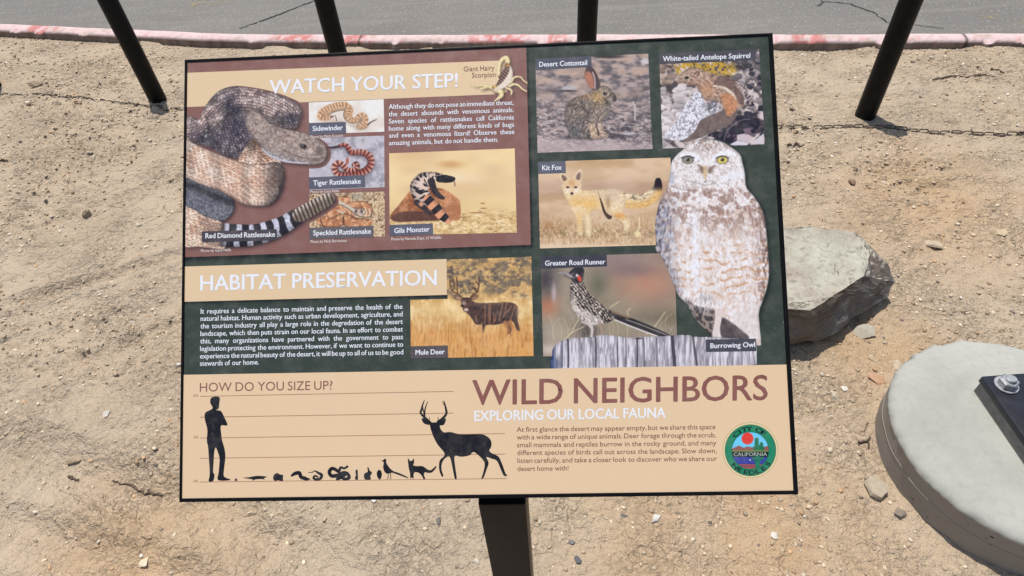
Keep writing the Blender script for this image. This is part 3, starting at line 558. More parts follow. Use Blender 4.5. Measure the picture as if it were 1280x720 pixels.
def pic_cottontail():
    c = Cv([(669.2, 73.6), (810.2, 67.2), (815.6, 186.2), (672, 191)], 4); Q = K(665, 60, 820, 195, 827); k = Q.k
    y = (c.Y-68)/120
    c.a[:] = MIX((100, 92, 96), (178, 158, 152), sst(.28, .68, c.n(4.6, 1, 4, 2.2))); c.put(sst(.5, .65, c.n(10, 3, 3, 2))*sst(.75, .2, y), (196, 166, 148), .7)
    sharp = sst(.3, .75, y); c.put(sharp*sst(.56, .62, c.n(1.7, 4, 3, 2.6)), (62, 58, 66), .75); c.put(sharp*sst(.6, .66, c.n(1.5, 6, 3, 2.4, 1, .2)), (214, 200, 198), .7); c.put(sst(.8, .97, y+.1*(c.n(12, 2)-.5)-.02*(c.X-740)/40), (198, 178, 176), .75)
    c.blob(*Q.xy(250, 268), 10, 3, (190, 186, 190), .8, .5, -.1); c.blob(*Q.xy(235, 287), 12, 1.4, (50, 42, 44), .8, .5); c.blob(*Q.xy(752, 90), 5.4, 4, (214, 206, 204), .8, .4); c.blob(*Q.xy(510, 58), 18, 2.4, (42, 38, 38), .85, .6); c.blob(*Q.xy(640, 572), 9, 1.2, (210, 206, 210), .8, .5)
    c.line(Q([(672, 360), (686, 400), (685, 480)]), 1, (212, 198, 192), .8)
    c.put(c.poly(Q([(150, 600), (380, 612), (500, 596), (620, 585), (480, 560), (300, 580)]), 1.5), (52, 46, 52), .6)
    body = [(390, 290), (345, 318), (290, 328), (240, 368), (216, 425), (222, 500), (245, 560), (265, 598), (330, 600), (400, 606), (470, 600), (500, 590), (505, 572), (480, 545), (466, 500), (500, 455), (522, 400), (530, 360), (560, 350), (562, 330), (545, 300), (520, 272), (480, 252), (430, 270)]
    m = c.poly(Q(body)); f = c.n(1.1, 3, 3, 1, 2.2, .6); c.put(m, MIX((74, 66, 62), (164, 146, 132), sst(.25, .75, f)*.8+.2*sst(.4, .6, c.n(7, 5))))
    c.put(m*c.g(*Q.xy(440, 325), 8, 9), (208, 166, 104), .75); c.put(m*c.g(*Q.xy(345, 320), 9, 3), (190, 140, 88), .6); c.put(m*c.g(*Q.xy(495, 470), 6, 14), (196, 184, 168), .5); c.put(m*c.g(*Q.xy(290, 560), 12, 14), (88, 90, 96), .6)
    c.put(c.poly(Q([(375, 510), (395, 590), (400, 604), (468, 602), (440, 575), (425, 510)])), MIX((164, 132, 108), (206, 182, 160), c.n(2, 2))); c.put(c.poly(Q([(432, 510), (450, 580), (480, 600), (510, 590), (505, 570), (478, 548), (470, 505)])), MIX((150, 120, 100), (206, 188, 172), c.n(2, 3))); c.line(Q([(428, 515), (445, 580)]), .9, (56, 44, 42), .9)
    c.fur(m, 2600, 1.8, .3, .9, 2, .24, .9); c.mul(m, 1-.4*(1-blur2(m, 7)))
    ear = c.poly(Q([(352, 170), (362, 135), (385, 124), (412, 140), (435, 180), (452, 230), (455, 262), (430, 282), (400, 276), (370, 240), (355, 205)])); c.put(ear, (80, 66, 66)); c.put(c.poly(Q([(352, 175), (372, 155), (398, 175), (412, 220), (412, 270), (385, 262), (358, 215)]), .5), MIX((150, 96, 76), (196, 134, 108), c.n(4, 2))); c.line(Q([(405, 165), (418, 205), (420, 270)]), 1, (196, 180, 176), .8)
    c.blob(*Q.xy(488, 303), 4.6, 3.6, (206, 184, 158), .8, .4); c.blob(*Q.xy(487, 304), 3, 2.5, (28, 20, 20), 1, .2); c.blob(*Q.xy(492, 300), .7, .6, (230, 226, 226)); c.blob(*Q.xy(550, 338), 2.4, 4.2, (58, 50, 52), .8, .5); c.blob(*Q.xy(500, 355), 3, 4, (60, 50, 46), .6, .6); c.blob(*Q.xy(520, 345), 3, 3, (200, 186, 168), .6, .6)
    return 'animal_photo', 'photo of a brown rabbit sitting in profile', c
def pic_squirrel():
    c = Cv([(823.8, 67.4), (948.6, 61.6), (956.4, 180.6), (828.2, 185.8)], 4); Q = K(820, 60, 965, 190, 803); k = Q.k
    c.a[:] = MIX((74, 66, 66), (214, 198, 194), sst(.3, .66, c.n(7, 2, 3)))
    r = np.random.RandomState(4)
    for i in range(260):
        x = 822+136*r.rand(); y = 62+126*r.rand(); ry = (y-62)/126; s = 2+4.5*r.rand()*(.6+.6*ry); left = x < 905-30*ry
        if 150/5.54+820 < x < 925 and ry < .24: continue
        col = np.array((228, 216, 216) if left and ry > .35 else (208, 178, 160) if left else (150, 136, 140))*(.72+.33*r.rand())
        if not left and r.rand() < .5: col = np.array((46, 42, 54))
        q = [(x+s*(.7+.5*r.rand())*np.cos(a)*1.2, y+s*(.6+.4*r.rand())*np.sin(a)) for a in np.linspace(0, 6.28, 7)[:-1]]
        m = c.poly(q, .3); c.put(m, tuple(col)); c.mul(m*sst(-.2*s, s, c.Y-y), .72)
    yl = c.poly(Q([(140, 110), (320, 95), (470, 95), (560, 130), (540, 185), (440, 190), (300, 150), (200, 150), (150, 190)]), 1.4); c.put(yl*sst(.38, .5, c.n(2, 5, 2)), MIX((150, 112, 30), (232, 190, 60), c.n(2.5, 2)))
    for x, y_, rr in ((640, 80, 12), (655, 225, 8), (600, 130, 9), (90, 120, 8)): c.put(c.g(*Q.xy(x, y_), rr, rr*.7)*sst(.35, .6, c.n(3, 1)), (42, 36, 40), .8)
    dark = c.poly(Q([(470, 560), (560, 470), (640, 480), (740, 500), (745, 580), (600, 600), (560, 660), (480, 660), (400, 620), (360, 600)]), .8); c.put(dark, MIX((36, 32, 44), (100, 84, 90), sst(.5, .8, c.n(5, 3, 3))))
    for p, cl in (([(560, 600), (620, 590), (670, 615), (640, 650), (560, 640)], (206, 188, 192)), ([(500, 672), (560, 640), (640, 655), (630, 672)], (216, 210, 216)), ([(690, 630), (745, 590), (750, 665), (650, 668)], (210, 200, 204)), ([(600, 560), (650, 550), (660, 590), (620, 600)], (120, 96, 110))): c.put(c.poly(Q(p), .3, False), cl)
    slab = c.poly(Q([(190, 640), (270, 560), (300, 490), (360, 470), (440, 440), (540, 430), (560, 460), (520, 520), (400, 580), (280, 630), (220, 648)])); c.put(slab, MIX((88, 74, 70), (140, 120, 112), c.n(3, 2, 4)))
    white = c.poly(Q([(60, 600), (130, 520), (200, 400), (270, 305), (320, 330), (345, 390), (420, 380), (430, 440), (340, 480), (300, 510), (270, 570), (200, 630), (120, 640)])); c.put(white, MIX((176, 172, 178), (236, 234, 240), sst(.36, .55, c.n(2.6, 3, 4)))); c.put(white*sst(.6, .7, c.n(1.8, 5, 2)), (110, 102, 110), .7); c.put(c.g(*Q.xy(385, 420), 8, 7)*sst(.4, .6, c.n(2, 6, 2)), (52, 46, 52), .7)
    body = [(140, 245), (165, 190), (210, 150), (265, 136), (320, 150), (350, 185), (420, 190), (500, 200), (560, 250), (600, 320), (605, 400), (560, 430), (515, 470), (485, 465), (465, 410), (430, 370), (380, 360), (345, 365), (310, 310), (280, 265), (230, 255), (180, 245)]
    m = c.poly(Q(body)); c.put(m, MIX((140, 112, 98), (202, 170, 148), sst(.3, .7, c.n(1.5, 4, 3, 2, 1, .5)))); c.put(m*c.g(*Q.xy(350, 290), 9, 10), (192, 138, 102), .7); c.put(m*c.poly(Q([(440, 195), (500, 205), (560, 250), (600, 320), (605, 390), (570, 380), (540, 310), (480, 270), (400, 250)]), .8), (104, 80, 74), .8); c.line(Q([(400, 262, 1), (470, 278, 1.6), (520, 310, 1.6), (550, 350, 1)]), 1.3, (226, 208, 190), .9)
    hn = c.poly(Q([(450, 330), (510, 320), (560, 370), (555, 420), (515, 468), (490, 468), (470, 400)]), .7); c.put(hn, MIX((176, 112, 76), (210, 150, 110), c.n(3, 2)), .9)
    c.fur(m, 1800, 1.8, .3, .5, 2, .13, .9); c.mul(m, 1-.45*(1-blur2(m, 7)))
    c.blob(*Q.xy(215, 205), 4.6, 2.9, (214, 190, 170), .9, .4, -.3); c.blob(*Q.xy(213, 207), 3.2, 1.9, (24, 18, 20), 1, .25, -.3); c.line(Q([(268, 180), (285, 165), (300, 178), (285, 192)]), .7, (70, 52, 46)); c.line(Q([(145, 243), (185, 235), (230, 245)]), .5, (90, 66, 58), .8); c.line(Q([(470, 640), (500, 560), (590, 500), (650, 495)]), .35, (170, 160, 166), .8)
    tl = c.tube(Q([(560, 250, 3), (610, 290, 5), (640, 350, 5), (630, 400, 3)]))[0]; c.put(tl*sst(.4, .6, c.n(1.4, 2, 2)), (210, 190, 184), .8)
    top = sst(92, 84, c.Y+(c.X-820)*.046); c.put(top*.001, (60, 58, 66))
    return 'animal_photo', 'photo of a striped ground squirrel on white stones', c
def pic_fox():
    c = Cv([(672.6, 202.4), (838, 197), (842.6, 305.6), (675, 310.6)], 4); Q = K(668, 192, 848, 315, 1054); k = Q.k
    y = (c.Y-198)/112
    c.a[:] = MIX((196, 160, 120), (222, 190, 156), sst(.3, .7, c.n(16, 2, 3, 2.2, .8))); c.put(np.exp(-((y-.33)/.1)**2)*.5, (178, 146, 130)); c.put(np.exp(-((y-.17)/.08)**2)*.5, (222, 196, 164)); c.put(sst(.5, .6, y)*.35, (214, 184, 156))
    gsh = sst(.55, .8, y); c.put(gsh*sst(.5, .62, c.n(2, 3, 3, .8, 2)), (170, 132, 88), .6); c.put(gsh*sst(.58, .68, c.n(1.6, 6, 3, .8, 2.2)), (240, 222, 180), .6); c.put(np.exp(-((y-.83)/.05)**2)*sst(.45, .6, c.n(1.6, 5, 2, 1.6)), (120, 100, 66), .5); c.put(sst(.93, .98, y), (230, 204, 172), .8); c.put(c.g(*Q.xy(120, 540), 16, 7)*sst(.4, .6, c.n(1.5, 3, 2, 1, 2)), (150, 98, 54), .7)
    tail = Q([(655, 340, 52*k), (720, 352, 52*k), (800, 345, 50*k), (860, 310, 46*k), (900, 260, 34*k), (905, 200, 22*k)]); m, A, D = c.tube(tail, .6); b = MIX((222, 178, 112), (236, 212, 176), sst(.5, -.6, D)); b = b*(1-(sst(.55, .7, c.n(1.6, 2, 2, 2))*sst(.1, -.3, D))[..., None]*.5); tip = sst(Q.xy(0, 290)[1], Q.xy(0, 235)[1], c.Y)*sst(Q.xy(850, 0)[0], Q.xy(880, 0)[0], c.X); b = b*(1-tip[..., None])+C3((38, 26, 30))*tip[..., None]; c.put(m, b)
    body = [(205, 220), (215, 290), (240, 345), (262, 400), (290, 450), (310, 510), (318, 590), (355, 595), (352, 510), (358, 450), (370, 500), (376, 595), (415, 600), (416, 500), (414, 425), (470, 412), (530, 425), (575, 455), (620, 485), (650, 520), (655, 565), (690, 560), (708, 500), (690, 475), (655, 440), (660, 390), (668, 320), (640, 280), (590, 258), (500, 262), (400, 268), (345, 262), (340, 215)]
    m = c.poly(Q(body)); fr = c.n(1.4, 4, 3, 1.4); c.put(m, MIX((228, 196, 146), (242, 222, 190), sst(.1, .9, fr))); c.put(m*c.g(*Q.xy(400, 370), 14, 10), (232, 180, 98), .8); c.put(m*c.g(*Q.xy(560, 310), 16, 9), (208, 184, 160), .75); c.put(m*c.g(*Q.xy(300, 360), 8, 8), (228, 172, 96), .6); c.put(m*c.g(*Q.xy(625, 455), 9, 4), (220, 150, 74), .8); c.put(m*c.g(*Q.xy(320, 410), 9, 5), (246, 232, 208), .6); c.put(m*c.g(*Q.xy(330, 490), 5, 14), (232, 186, 112), .6); c.put(m*c.g(*Q.xy(540, 365), 3, 8), (150, 110, 70), .6)
    c.fur(m, 1300, 2.0, .3, .25, 3, .07, 1.0); c.fur(c.tube(tail)[0], 500, 2.6, .35, -.2, 4, .10, .5); c.mul(m, 1-.26*(1-blur2(m, 6)))
    c.line(Q([(480, 325, .6), (495, 370, 1.2), (515, 430, 1.7), (545, 465, 2.6), (560, 462, 1.4)]), 1, (70, 46, 34)); c.line(Q([(465, 275), (480, 320)]), .35, (150, 110, 80))
    for p, q in (([(185, 140), (210, 148), (248, 170), (250, 200), (225, 212), (195, 195)], [(200, 158), (225, 165), (240, 185), (230, 205), (208, 195)]), ([(345, 115), (345, 180), (335, 210), (300, 200), (290, 170), (315, 130)], [(338, 138), (336, 185), (320, 200), (304, 185), (315, 150)])): c.put(c.poly(Q(p)), (232, 206, 170)); c.put(c.poly(Q(q), .6), (112, 84, 74), .85)
    hd = c.poly(Q([(208, 225), (235, 195), (275, 182), (320, 195), (345, 225), (335, 265), (300, 300), (275, 308), (245, 295), (215, 262)])); c.put(hd, MIX((222, 178, 128), (242, 218, 186), c.n(3, 5))); c.put(hd*c.g(*Q.xy(275, 215), 5, 5), (196, 140, 86), .6); c.put(hd*(c.g(*Q.xy(240, 275), 4, 4)+c.g(*Q.xy(310, 275), 4, 4)), (250, 240, 226), .7)
    for x in (245, 303): c.blob(*Q.xy(x, 247), 2, 1.2, (44, 30, 28), 1, .3)
    c.blob(*Q.xy(275, 292), 1.7, 1.5, (28, 22, 24)); c.line(Q([(765, 470), (768, 520), (760, 560)]), .7, (238, 218, 180)); c.blob(*Q.xy(755, 588), 4.2, 4, (240, 218, 166), .9, .3)
    return 'animal_photo', 'photo of a pale fox with a black tipped tail', c
def pic_roadrunner():
    c = Cv([(675.8, 321), (843, 316), (846.8, 440), (679, 445.6)], 4); Q = K(670, 310, 850, 465, 836); k = Q.k
    c.a[:] = MIX((132, 118, 106), (168, 152, 130), c.n(22, 2, 3)); g = lambda x, y, r, ry, col, a: c.put(c.g(*Q.xy(x, y), r, ry), col, a)
    g(650, 200, 40, 26, (186, 136, 110), .95); g(500, 70, 40, 10, (150, 126, 124), .8); g(70, 330, 12, 14, (200, 128, 92), .9); g(60, 180, 14, 24, (68, 62, 68), .9); g(105, 260, 3, 12, (200, 184, 184), .8); g(360, 210, 12, 18, (104, 104, 82), .9); g(560, 130, 30, 9, (128, 106, 108), .7); g(720, 400, 34, 10, (112, 104, 82), .7); g(300, 480, 14, 12, (66, 60, 58), .8); g(120, 500, 18, 16, (180, 164, 144), .8); g(80, 590, 14, 8, (206, 188, 176), .9); g(450, 400, 20, 20, (150, 140, 112), .6)
    r = np.random.RandomState(2)
    for i in range(26):
        x = 40+500*r.rand() if i < 18 else 640+160*r.rand(); y0 = 530; l = 60+130*r.rand(); c.line(Q([(x, y0), (x+30*(r.rand()-.5), y0-l*.6), (x+90*(r.rand()-.4), y0-l)]), .4, (214, 198, 162), .45, .5)
    for p in ([(160, 540), (210, 490), (280, 455)], [(200, 500), (250, 410)], [(640, 500), (700, 440), (748, 372)], [(430, 345), (480, 312)], [(535, 390), (530, 365), (548, 352)]): c.line(Q(p), .6, (222, 204, 164), .75)
    t = [(420, 360), (520, 395), (640, 440), (780, 508), (720, 512), (600, 472), (500, 432), (430, 405)]; m = c.poly(Q(t)); c.put(m, (46, 40, 42)); c.line(Q([(430, 405), (560, 458), (700, 510)]), .9, (214, 206, 200)); c.line(Q([(520, 415), (620, 450), (760, 506)]), .5, (170, 160, 156)); c.line(Q([(440, 370), (540, 405)]), 1.2, (150, 118, 92), .8)
    body = [(205, 195), (245, 175), (275, 200), (300, 250), (350, 300), (410, 355), (445, 385), (455, 410), (420, 430), (380, 440), (330, 452), (280, 440), (240, 395), (205, 330), (198, 260)]
    m = c.poly(Q(body)); d = (c.X*.62+c.Y*.78); e = (-c.X*.78+c.Y*.62); stz = np.sin(e*1.9+8*c.n(5, 2, 3)); c.put(m, MIX((50, 42, 42), (206, 190, 174), sst(-.5, .9, stz*(.3+1.1*c.n(2.6, 1, 2))+2.6*(c.n(1.7, 4, 2, 1, 2.2, .9)-.5)))); c.put(m*sst(-2, 4, c.Y-(Q.xy(0, 330)[1]+(c.X-Q.xy(230, 0)[0])*.5))*sst(6, -8, c.X-Q.xy(400, 0)[0]), (212, 198, 188), .85); c.put(m*c.g(*Q.xy(215, 320), 4, 12), (214, 200, 188), .7); c.put(m*c.g(*Q.xy(430, 425), 7, 2.4), (34, 30, 34), .9); c.mul(m, 1-.35*(1-blur2(m, 6)))
    c.fur(m, 900, 2.0, .3, .9, 3, .4, .7)
    hd = c.poly(Q([(190, 150), (215, 122), (250, 112), (275, 130), (278, 165), (262, 200), (225, 205), (205, 180)])); c.put(hd, MIX((40, 36, 42), (120, 112, 112), sst(.5, .7, c.n(1.2, 3, 2)))); c.put(c.poly(Q([(215, 130), (232, 108), (260, 106), (278, 125), (275, 150), (240, 140)])), (34, 32, 40)); c.line(Q([(130, 146, .7), (170, 148, 1.3), (205, 165, 2.2)]), 1.4, (150, 144, 144)); c.line(Q([(160, 156), (210, 185)]), .5, (70, 62, 62)); c.blob(*Q.xy(238, 160), 3.6, 1.6, (220, 214, 216), .95, .3, .6); c.blob(*Q.xy(253, 178), 2.4, 4, (214, 70, 52), 1, .3, -.2); c.blob(*Q.xy(228, 154), 1.1, 1.1, (20, 16, 18))
    c.line(Q([(310, 440, 2.6), (326, 470, 1.8), (322, 515, 1.5)]), 2, (206, 192, 186)); c.line(Q([(370, 440, 1.8), (380, 475, 1.2), (382, 510, 1)]), 1.4, (170, 140, 124), .9)
    return 'animal_photo', 'photo of a streaked ground bird with a long tail on a fence post', c
def pic_post():
    c = Cv([(688, 414), (946, 406), (946, 456.5), (688, 463)], 4); Q = K(670, 310, 850, 465, 836); Q2 = K(810, 290, 970, 465, 658)
    P = Q([(92, 640), (95, 590), (120, 555), (160, 535), (200, 522), (260, 520), (330, 515), (370, 505), (450, 508), (540, 520), (620, 515), (700, 512), (780, 508)])+Q2([(0, 540), (140, 530), (215, 530), (235, 538), (330, 540), (480, 550), (555, 560), (556, 682)])+[(688.6, 461.5)]
    m = c.poly(P, .2); wood = MIX((160, 154, 162), (226, 220, 226), sst(.3, .68, c.n(1.8, 3, 4, 1, 9)))
    c.a[:] = wood; c.put(sst(.6, .7, c.n(1.3, 6, 3, 1, 12)), (110, 102, 110), .6); c.put(sst(694, 689, c.X-.02*(c.Y-440))*.9+sst(712, 690, c.X)*.5*sst(.4, .6, c.n(1.5, 2, 2, 1, 8)), (62, 78, 122))
    for x in (150, 185, 345, 470, 520, 585, 625, 700): c.line(Q([(x, 520+8*np.sin(x)), (x+3, 600), (x+2, 690)]), .55 if x not in (345, 185, 585) else 1, (54, 46, 56), .85)
    c.line(Q([(790, 508), (798, 600), (806, 690)]), 2.2, (70, 62, 72), .95); c.line(Q2([(232, 538), (240, 610), (252, 682)]), 1.3, (84, 76, 84), .95)
    for x in (40, 330, 480, 520): c.line(Q2([(x, 560), (x+4, 680)]), .4, (100, 92, 100), .7)
    c.blob(*Q.xy(595, 525), 5, 1.2, (60, 52, 58), .8, .5); c.put(sst(2.2, 0, c.Y-blur2(c.Y, 1)-0)*0, (0, 0, 0)); c.mul(m, 1-.3*(1-blur2(m, 6)))
    c.m = m; return 'wood_picture', 'cut-out picture of a weathered grey log end', c
def pic_owl():
    c = Cv([(815, 172), (968, 172), (968, 432), (815, 432)], 4); A_ = K(810, 168, 970, 308, 823); B_ = K(810, 290, 970, 465, 658)
    out = A_([(225, 95), (265, 50), (330, 32), (400, 32), (470, 48), (530, 80), (590, 130), (608, 190), (622, 250), (632, 340), (680, 400), (730, 480), (752, 570), (765, 680)])+B_([(617, 130), (622, 200), (612, 280), (590, 350), (570, 410), (572, 470), (582, 560), (575, 590), (540, 570), (480, 555), (400, 545), (330, 540), (300, 510), (240, 440), (205, 375), (160, 330), (125, 260), (95, 180), (65, 120), (40, 90)])+A_([(50, 690), (45, 600), (52, 520), (75, 430), (120, 350), (140, 260), (150, 180), (185, 130)])
    m = c.poly(out, .25)
    c.a[:] = C3(GREEN); ph = c.poly([(675.8, 321), (843, 316), (846.8, 440), (679, 445.6)], .2, False)
    rl = np.zeros_like(m); rl[10:, 14:] = m[:-10, :-14]; sh = blur2(rl, 9)
    c.put(sh, (22, 28, 26), .75)
    br = c.n(7, 2, 3); fe = c.n(2.4, 4, 3, .8, 1.5)
    b = MIX((222, 208, 202), (240, 234, 234), sst(.2, .6, fe)); c.put(m, b)
    c.put(m*sst(.48, .62, c.n(6, 5, 3))*sst(250, 262, c.Y)*.8, (206, 172, 148), .55)
    # barring low on the belly
    yy = c.Y+2.5*np.sin(c.X*.13)+1.6*np.sin(c.X*.31+1); bar = sst(.25, .9, np.sin(yy*.62))*sst(282, 318, c.Y)*sst(392, 350, c.Y)*sst(.35, .6, c.n(5, 3, 2)); c.put(m*bar, (204, 158, 122), .95)
    c.put(m*sst(.42, .62, c.n(5.4, 6, 3, 1.2, 1))*sst(228, 242, c.Y)*sst(315, 262, c.Y), (140, 104, 90), .78)
    ctr = np.exp(-((c.X-869-(c.Y-300)*.02)/4)**2)*sst(250, 275, c.Y)*sst(380, 340, c.Y); c.put(m*ctr, (238, 240, 250), .8)
    lw = sst(853, 826, c.X+.05*(c.Y-300)-.25*np.clip(c.Y-320, 0, 200)+5*(c.n(5, 1)-.5))*sst(238, 262, c.Y); c.put(m*lw, MIX((74, 72, 88), (190, 182, 186), sst(.34, .64, c.n(2.6, 3, 3, 1, 1.8, .2))), .9); c.put(m*lw*sst(.52, .64, c.n(5, 6, 2)), (140, 152, 184), .4)
    rw = sst(938, 958, c.X+6*(c.n(4, 1)-.5))*sst(240, 265, c.Y)*sst(400, 370, c.Y); c.put(m*rw*sst(.42, .58, c.n(2.6, 5, 3, 1, 2.4)), (110, 76, 64), .85)
    # wing / tail lower left, legs
    tl = c.poly(B_([(190, 340), (250, 380), (345, 400), (340, 470), (325, 540), (300, 510), (240, 440)]), .6); c.put(tl, MIX((66, 58, 58), (150, 134, 124), sst(.45, .65, c.n(3, 2, 2, 1.6, 1, .9)))); c.put(c.poly(B_([(380, 440), (450, 480), (520, 540), (480, 560), (390, 550), (370, 500)]), .8), MIX((60, 52, 56), (120, 106, 104), c.n(2.4, 3, 3, 1, 3, -.5)))
    c.put(m*c.poly(B_([(440, 420), (560, 380), (570, 430), (578, 540), (530, 530), (480, 500)]), 2), MIX((206, 190, 180), (240, 234, 232), c.n(2, 5, 3, 1, 2))); c.put(c.g(*B_.xy(300, 345), 9, 6)*m, (168, 164, 166), .8); c.put(c.g(*B_.xy(310, 380), 9, 8)*m*sst(.4, .6, c.n(1.4, 2, 2, .6, 3)), (240, 240, 246), .7)
    c.line(B_([(365, 410, 5), (358, 470, 3.6), (345, 540, 3.4), (335, 555, 4)]), 3.5, (224, 208, 202))
    r = np.random.RandomState(3)
    for i in range(40):
        x, y = B_.xy(210+120*r.rand(), 310+70*r.rand()); c.line([(x, y), (x-3+2*r.rand(), y+4+3*r.rand())], .3, (236, 230, 230) if r.rand() < .6 else (96, 86, 86), .7)
    # face
    face = c.poly(A_([(225, 95), (265, 50), (330, 32), (400, 32), (470, 48), (530, 80), (590, 130), (608, 190), (615, 260), (560, 300), (480, 330), (380, 345), (280, 325), (190, 290), (145, 260), (150, 180), (185, 130)]), 1)
    c.put(face*m, MIX((206, 192, 186), (240, 234, 234), sst(.25, .6, c.n(1.8, 3, 3, 1, 1.3)))); cr = sst(A_.xy(0, 140)[1], A_.xy(0, 40)[1], c.Y)*sst(.46, .6, c.n(1.8, 6, 3, 1, 1.6)); c.put(face*m*cr, (138, 110, 98), .75); c.put(m*c.g(*A_.xy(375, 95), 10, 7)*sst(.4, .6, c.n(1.6, 2, 2)), (140, 112, 102), .7)
    c.line(A_([(190, 135, 1.6), (250, 128, 2.8), (300, 138, 2.6), (345, 178, 1.6)]), 2, (240, 236, 240), .9, .8); c.line(A_([(405, 178, 1.6), (440, 140, 2.6), (510, 118, 2.8), (560, 128, 1.6)]), 2, (242, 240, 242), .9, .8)
    for i in range(90):
        a = r.rand()*3.14*1.1-.2; side = -1 if i % 2 else 1; cx, cy = A_.xy(255 if side < 0 else 480, 170); rr = 8+7*r.rand(); aa = a*(1)+(.3); x = cx+side*rr*np.cos(aa-.6)*1.1; y = cy+rr*.8*np.sin(aa-.2)+1
        c.line([(x, y), (x+side*2.4, y+1.6)], .28, (150, 126, 116) if r.rand() < .6 else (244, 238, 238), .6)
    wh = c.poly(A_([(470, 270), (540, 250), (610, 235), (615, 270), (540, 290), (470, 310)]), 1); c.put(wh*m, (238, 236, 240), .8)
    for x, col, pc in ((256, (150, 146, 128), (50, 44, 48)), (478, (218, 200, 104), (64, 54, 34))):
        X, Y = A_.xy(x, 165); c.blob(X, Y, 7.4, 5.0, (70, 58, 58), .95, .18, -.06 if x > 300 else .05); c.blob(X, Y+.2, 6.3, 4.1, col, 1, .14, -.1 if x > 300 else .05); c.blob(X, Y-.4, 2.5, 2.3, pc, 1, .2); c.blob(X-1.6, Y-1.4, .9, .7, (240, 240, 240), .8, .4); c.line([(X-8, Y-2.6), (X, Y-5), (X+8, Y-2.6)], .8, (60, 48, 48), .8)
    c.blob(*A_.xy(345, 230), 5, 3.4, (120, 92, 70), .6, .7); c.blob(*A_.xy(402, 235), 4, 3, (110, 84, 66), .6, .7); c.put(c.poly(A_([(352, 210), (375, 205), (382, 240), (368, 290), (355, 255)]), .4), MIX((196, 166, 120), (226, 204, 170), c.n(2, 1)))
    c.line(A_([(290, 300), (340, 322), (380, 326), (430, 312)]), .8, (120, 104, 98), .4, .9); c.line(A_([(150, 330), (220, 355), (300, 360)]), .9, (116, 100, 98), .5, .9); c.line(A_([(230, 290), (300, 312)]), .6, (126, 108, 104), .5, .8)
    c.line(A_([(320, 195, .8), (345, 215, 2.2), (350, 250, .8)]), 1, (128, 100, 84), .7, .8); c.line(A_([(430, 200, .8), (402, 222, 2.2), (396, 250, .8)]), 1, (124, 98, 84), .7, .8)
    for i in range(70):
        x, y = A_.xy(130+480*r.rand(), 290+80*r.rand()); c.line([(x, y), (x+2.6*(r.rand()-.3), y+1.4)], .5, (110, 88, 82) if r.rand() < .6 else (240, 234, 234), .6)
    bl = c.poly(A_([(140, 250), (165, 245), (170, 300), (150, 320), (135, 300)]), .8); c.put(bl*m, (150, 156, 178), .5)
    for i in range(3000):
        x = 818+146*r.rand(); y = 232+160*r.rand(); l = 1.2+2*r.rand()
        c_ = (250, 247, 248) if r.rand() < .62+.25*np.exp(-((x-872)/16)**2) else (186, 150, 130)
        sel = None
        ix = int((x-815)*4); iy = int((y-172)*4)
        a, b2 = max(iy-14, 0), max(ix-8, 0); sl = (slice(a, a+28), slice(b2, b2+16))
        dx = (c.X[sl]-x+.12*(y-c.Y[sl])*(x-890)/70)/.42; dy = (c.Y[sl]-y)/l; mm = np.exp(-(dx*dx+dy*dy))*.5*m[sl]
        c.a[sl] = c.a[sl]*(1-mm[..., None])+C3(c_)*mm[..., None]
    c.fur(m*(c.Y < 240), 1400, 1.8, .28, 1.2, 5, .09, 1.6); c.fur(m*(c.Y > 235), 2200, 2.4, .3, 1.5, 6, .08, .8); c.mul(m, 1-.42*(1-blur2(m, 7)))
    hid = ph*(1-m)
    c.m = np.maximum(m, sst(.03, .08, sh)*(1-ph))*(c.Y < 432)
    c.m = np.where((c.Y > 409) & (m < .5), 0, c.m)
    return 'animal_picture', 'large cut-out picture of a standing owl with one grey and one yellow eye', c
PICS = [pic_deer, pic_cottontail, pic_squirrel, pic_fox, pic_roadrunner, pic_sidewinder, pic_tiger, pic_speckled, pic_gila, pic_scorpion, pic_rattlesnake, pic_post, pic_owl]
# ================================================================== the setting
CURB = [(-60.0, 18.7), (-20.0, 8.3), (-5.0, 4.42), (-2.959, 3.891), (-2.104, 3.669), (-1.696, 3.559), (-1.318, 3.476), (-.595, 3.345), (.097, 3.235), (.512, 3.165), (1.456, 3.007), (2.559, 2.833), (5.0, 2.46), (20.0, .1), (60.0, -6.2)]
CX = np.array([c[0] for c in CURB]); CY = np.array([c[1] for c in CURB])
curb_y = lambda x: np.interp(x, CX, CY)
def rut(x, y, p0, p1, w, d):
    ax, ay = p0; bx, by = p1; dx, dy = bx-ax, by-ay; L = math.hypot(dx, dy)
    s = ((x-ax)*dx+(y-ay)*dy)/L; t = (-(x-ax)*dy+(y-ay)*dx)/L+.025*np.sin(s*6)+.02*(vnoise(s*9, s*0, 3)-.5)
    g = np.exp(-(t/w)**2); rim = np.exp(-((np.abs(t)-1.7*w)/(.6*w))**2)
    m = sst(-.15, .15, s)*sst(L+.15, L-.15, s)
    return m*(-d*g+.45*d*rim)
RUTS = [((0, 548), (420, 712), .06, .028), ((0, 640), (240, 735), .05, .02), ((0, 382), (232, 318), .026, .018), ((0, 300), (180, 236), .02, .008), ((60, 470), (232, 395), .03, .012), ((0, 440), (228, 372), .03, .008), ((30, 158), (228, 140), .03, .008), ((985, 210), (1280, 215), .04, .008), ((1000, 120), (1280, 124), .03, .007), ((1120, 330), (1280, 250), .03, .008)]
RUTS = [(spot(*a)[:2], spot(*b)[:2], w, d) for a, b, w, d in RUTS]
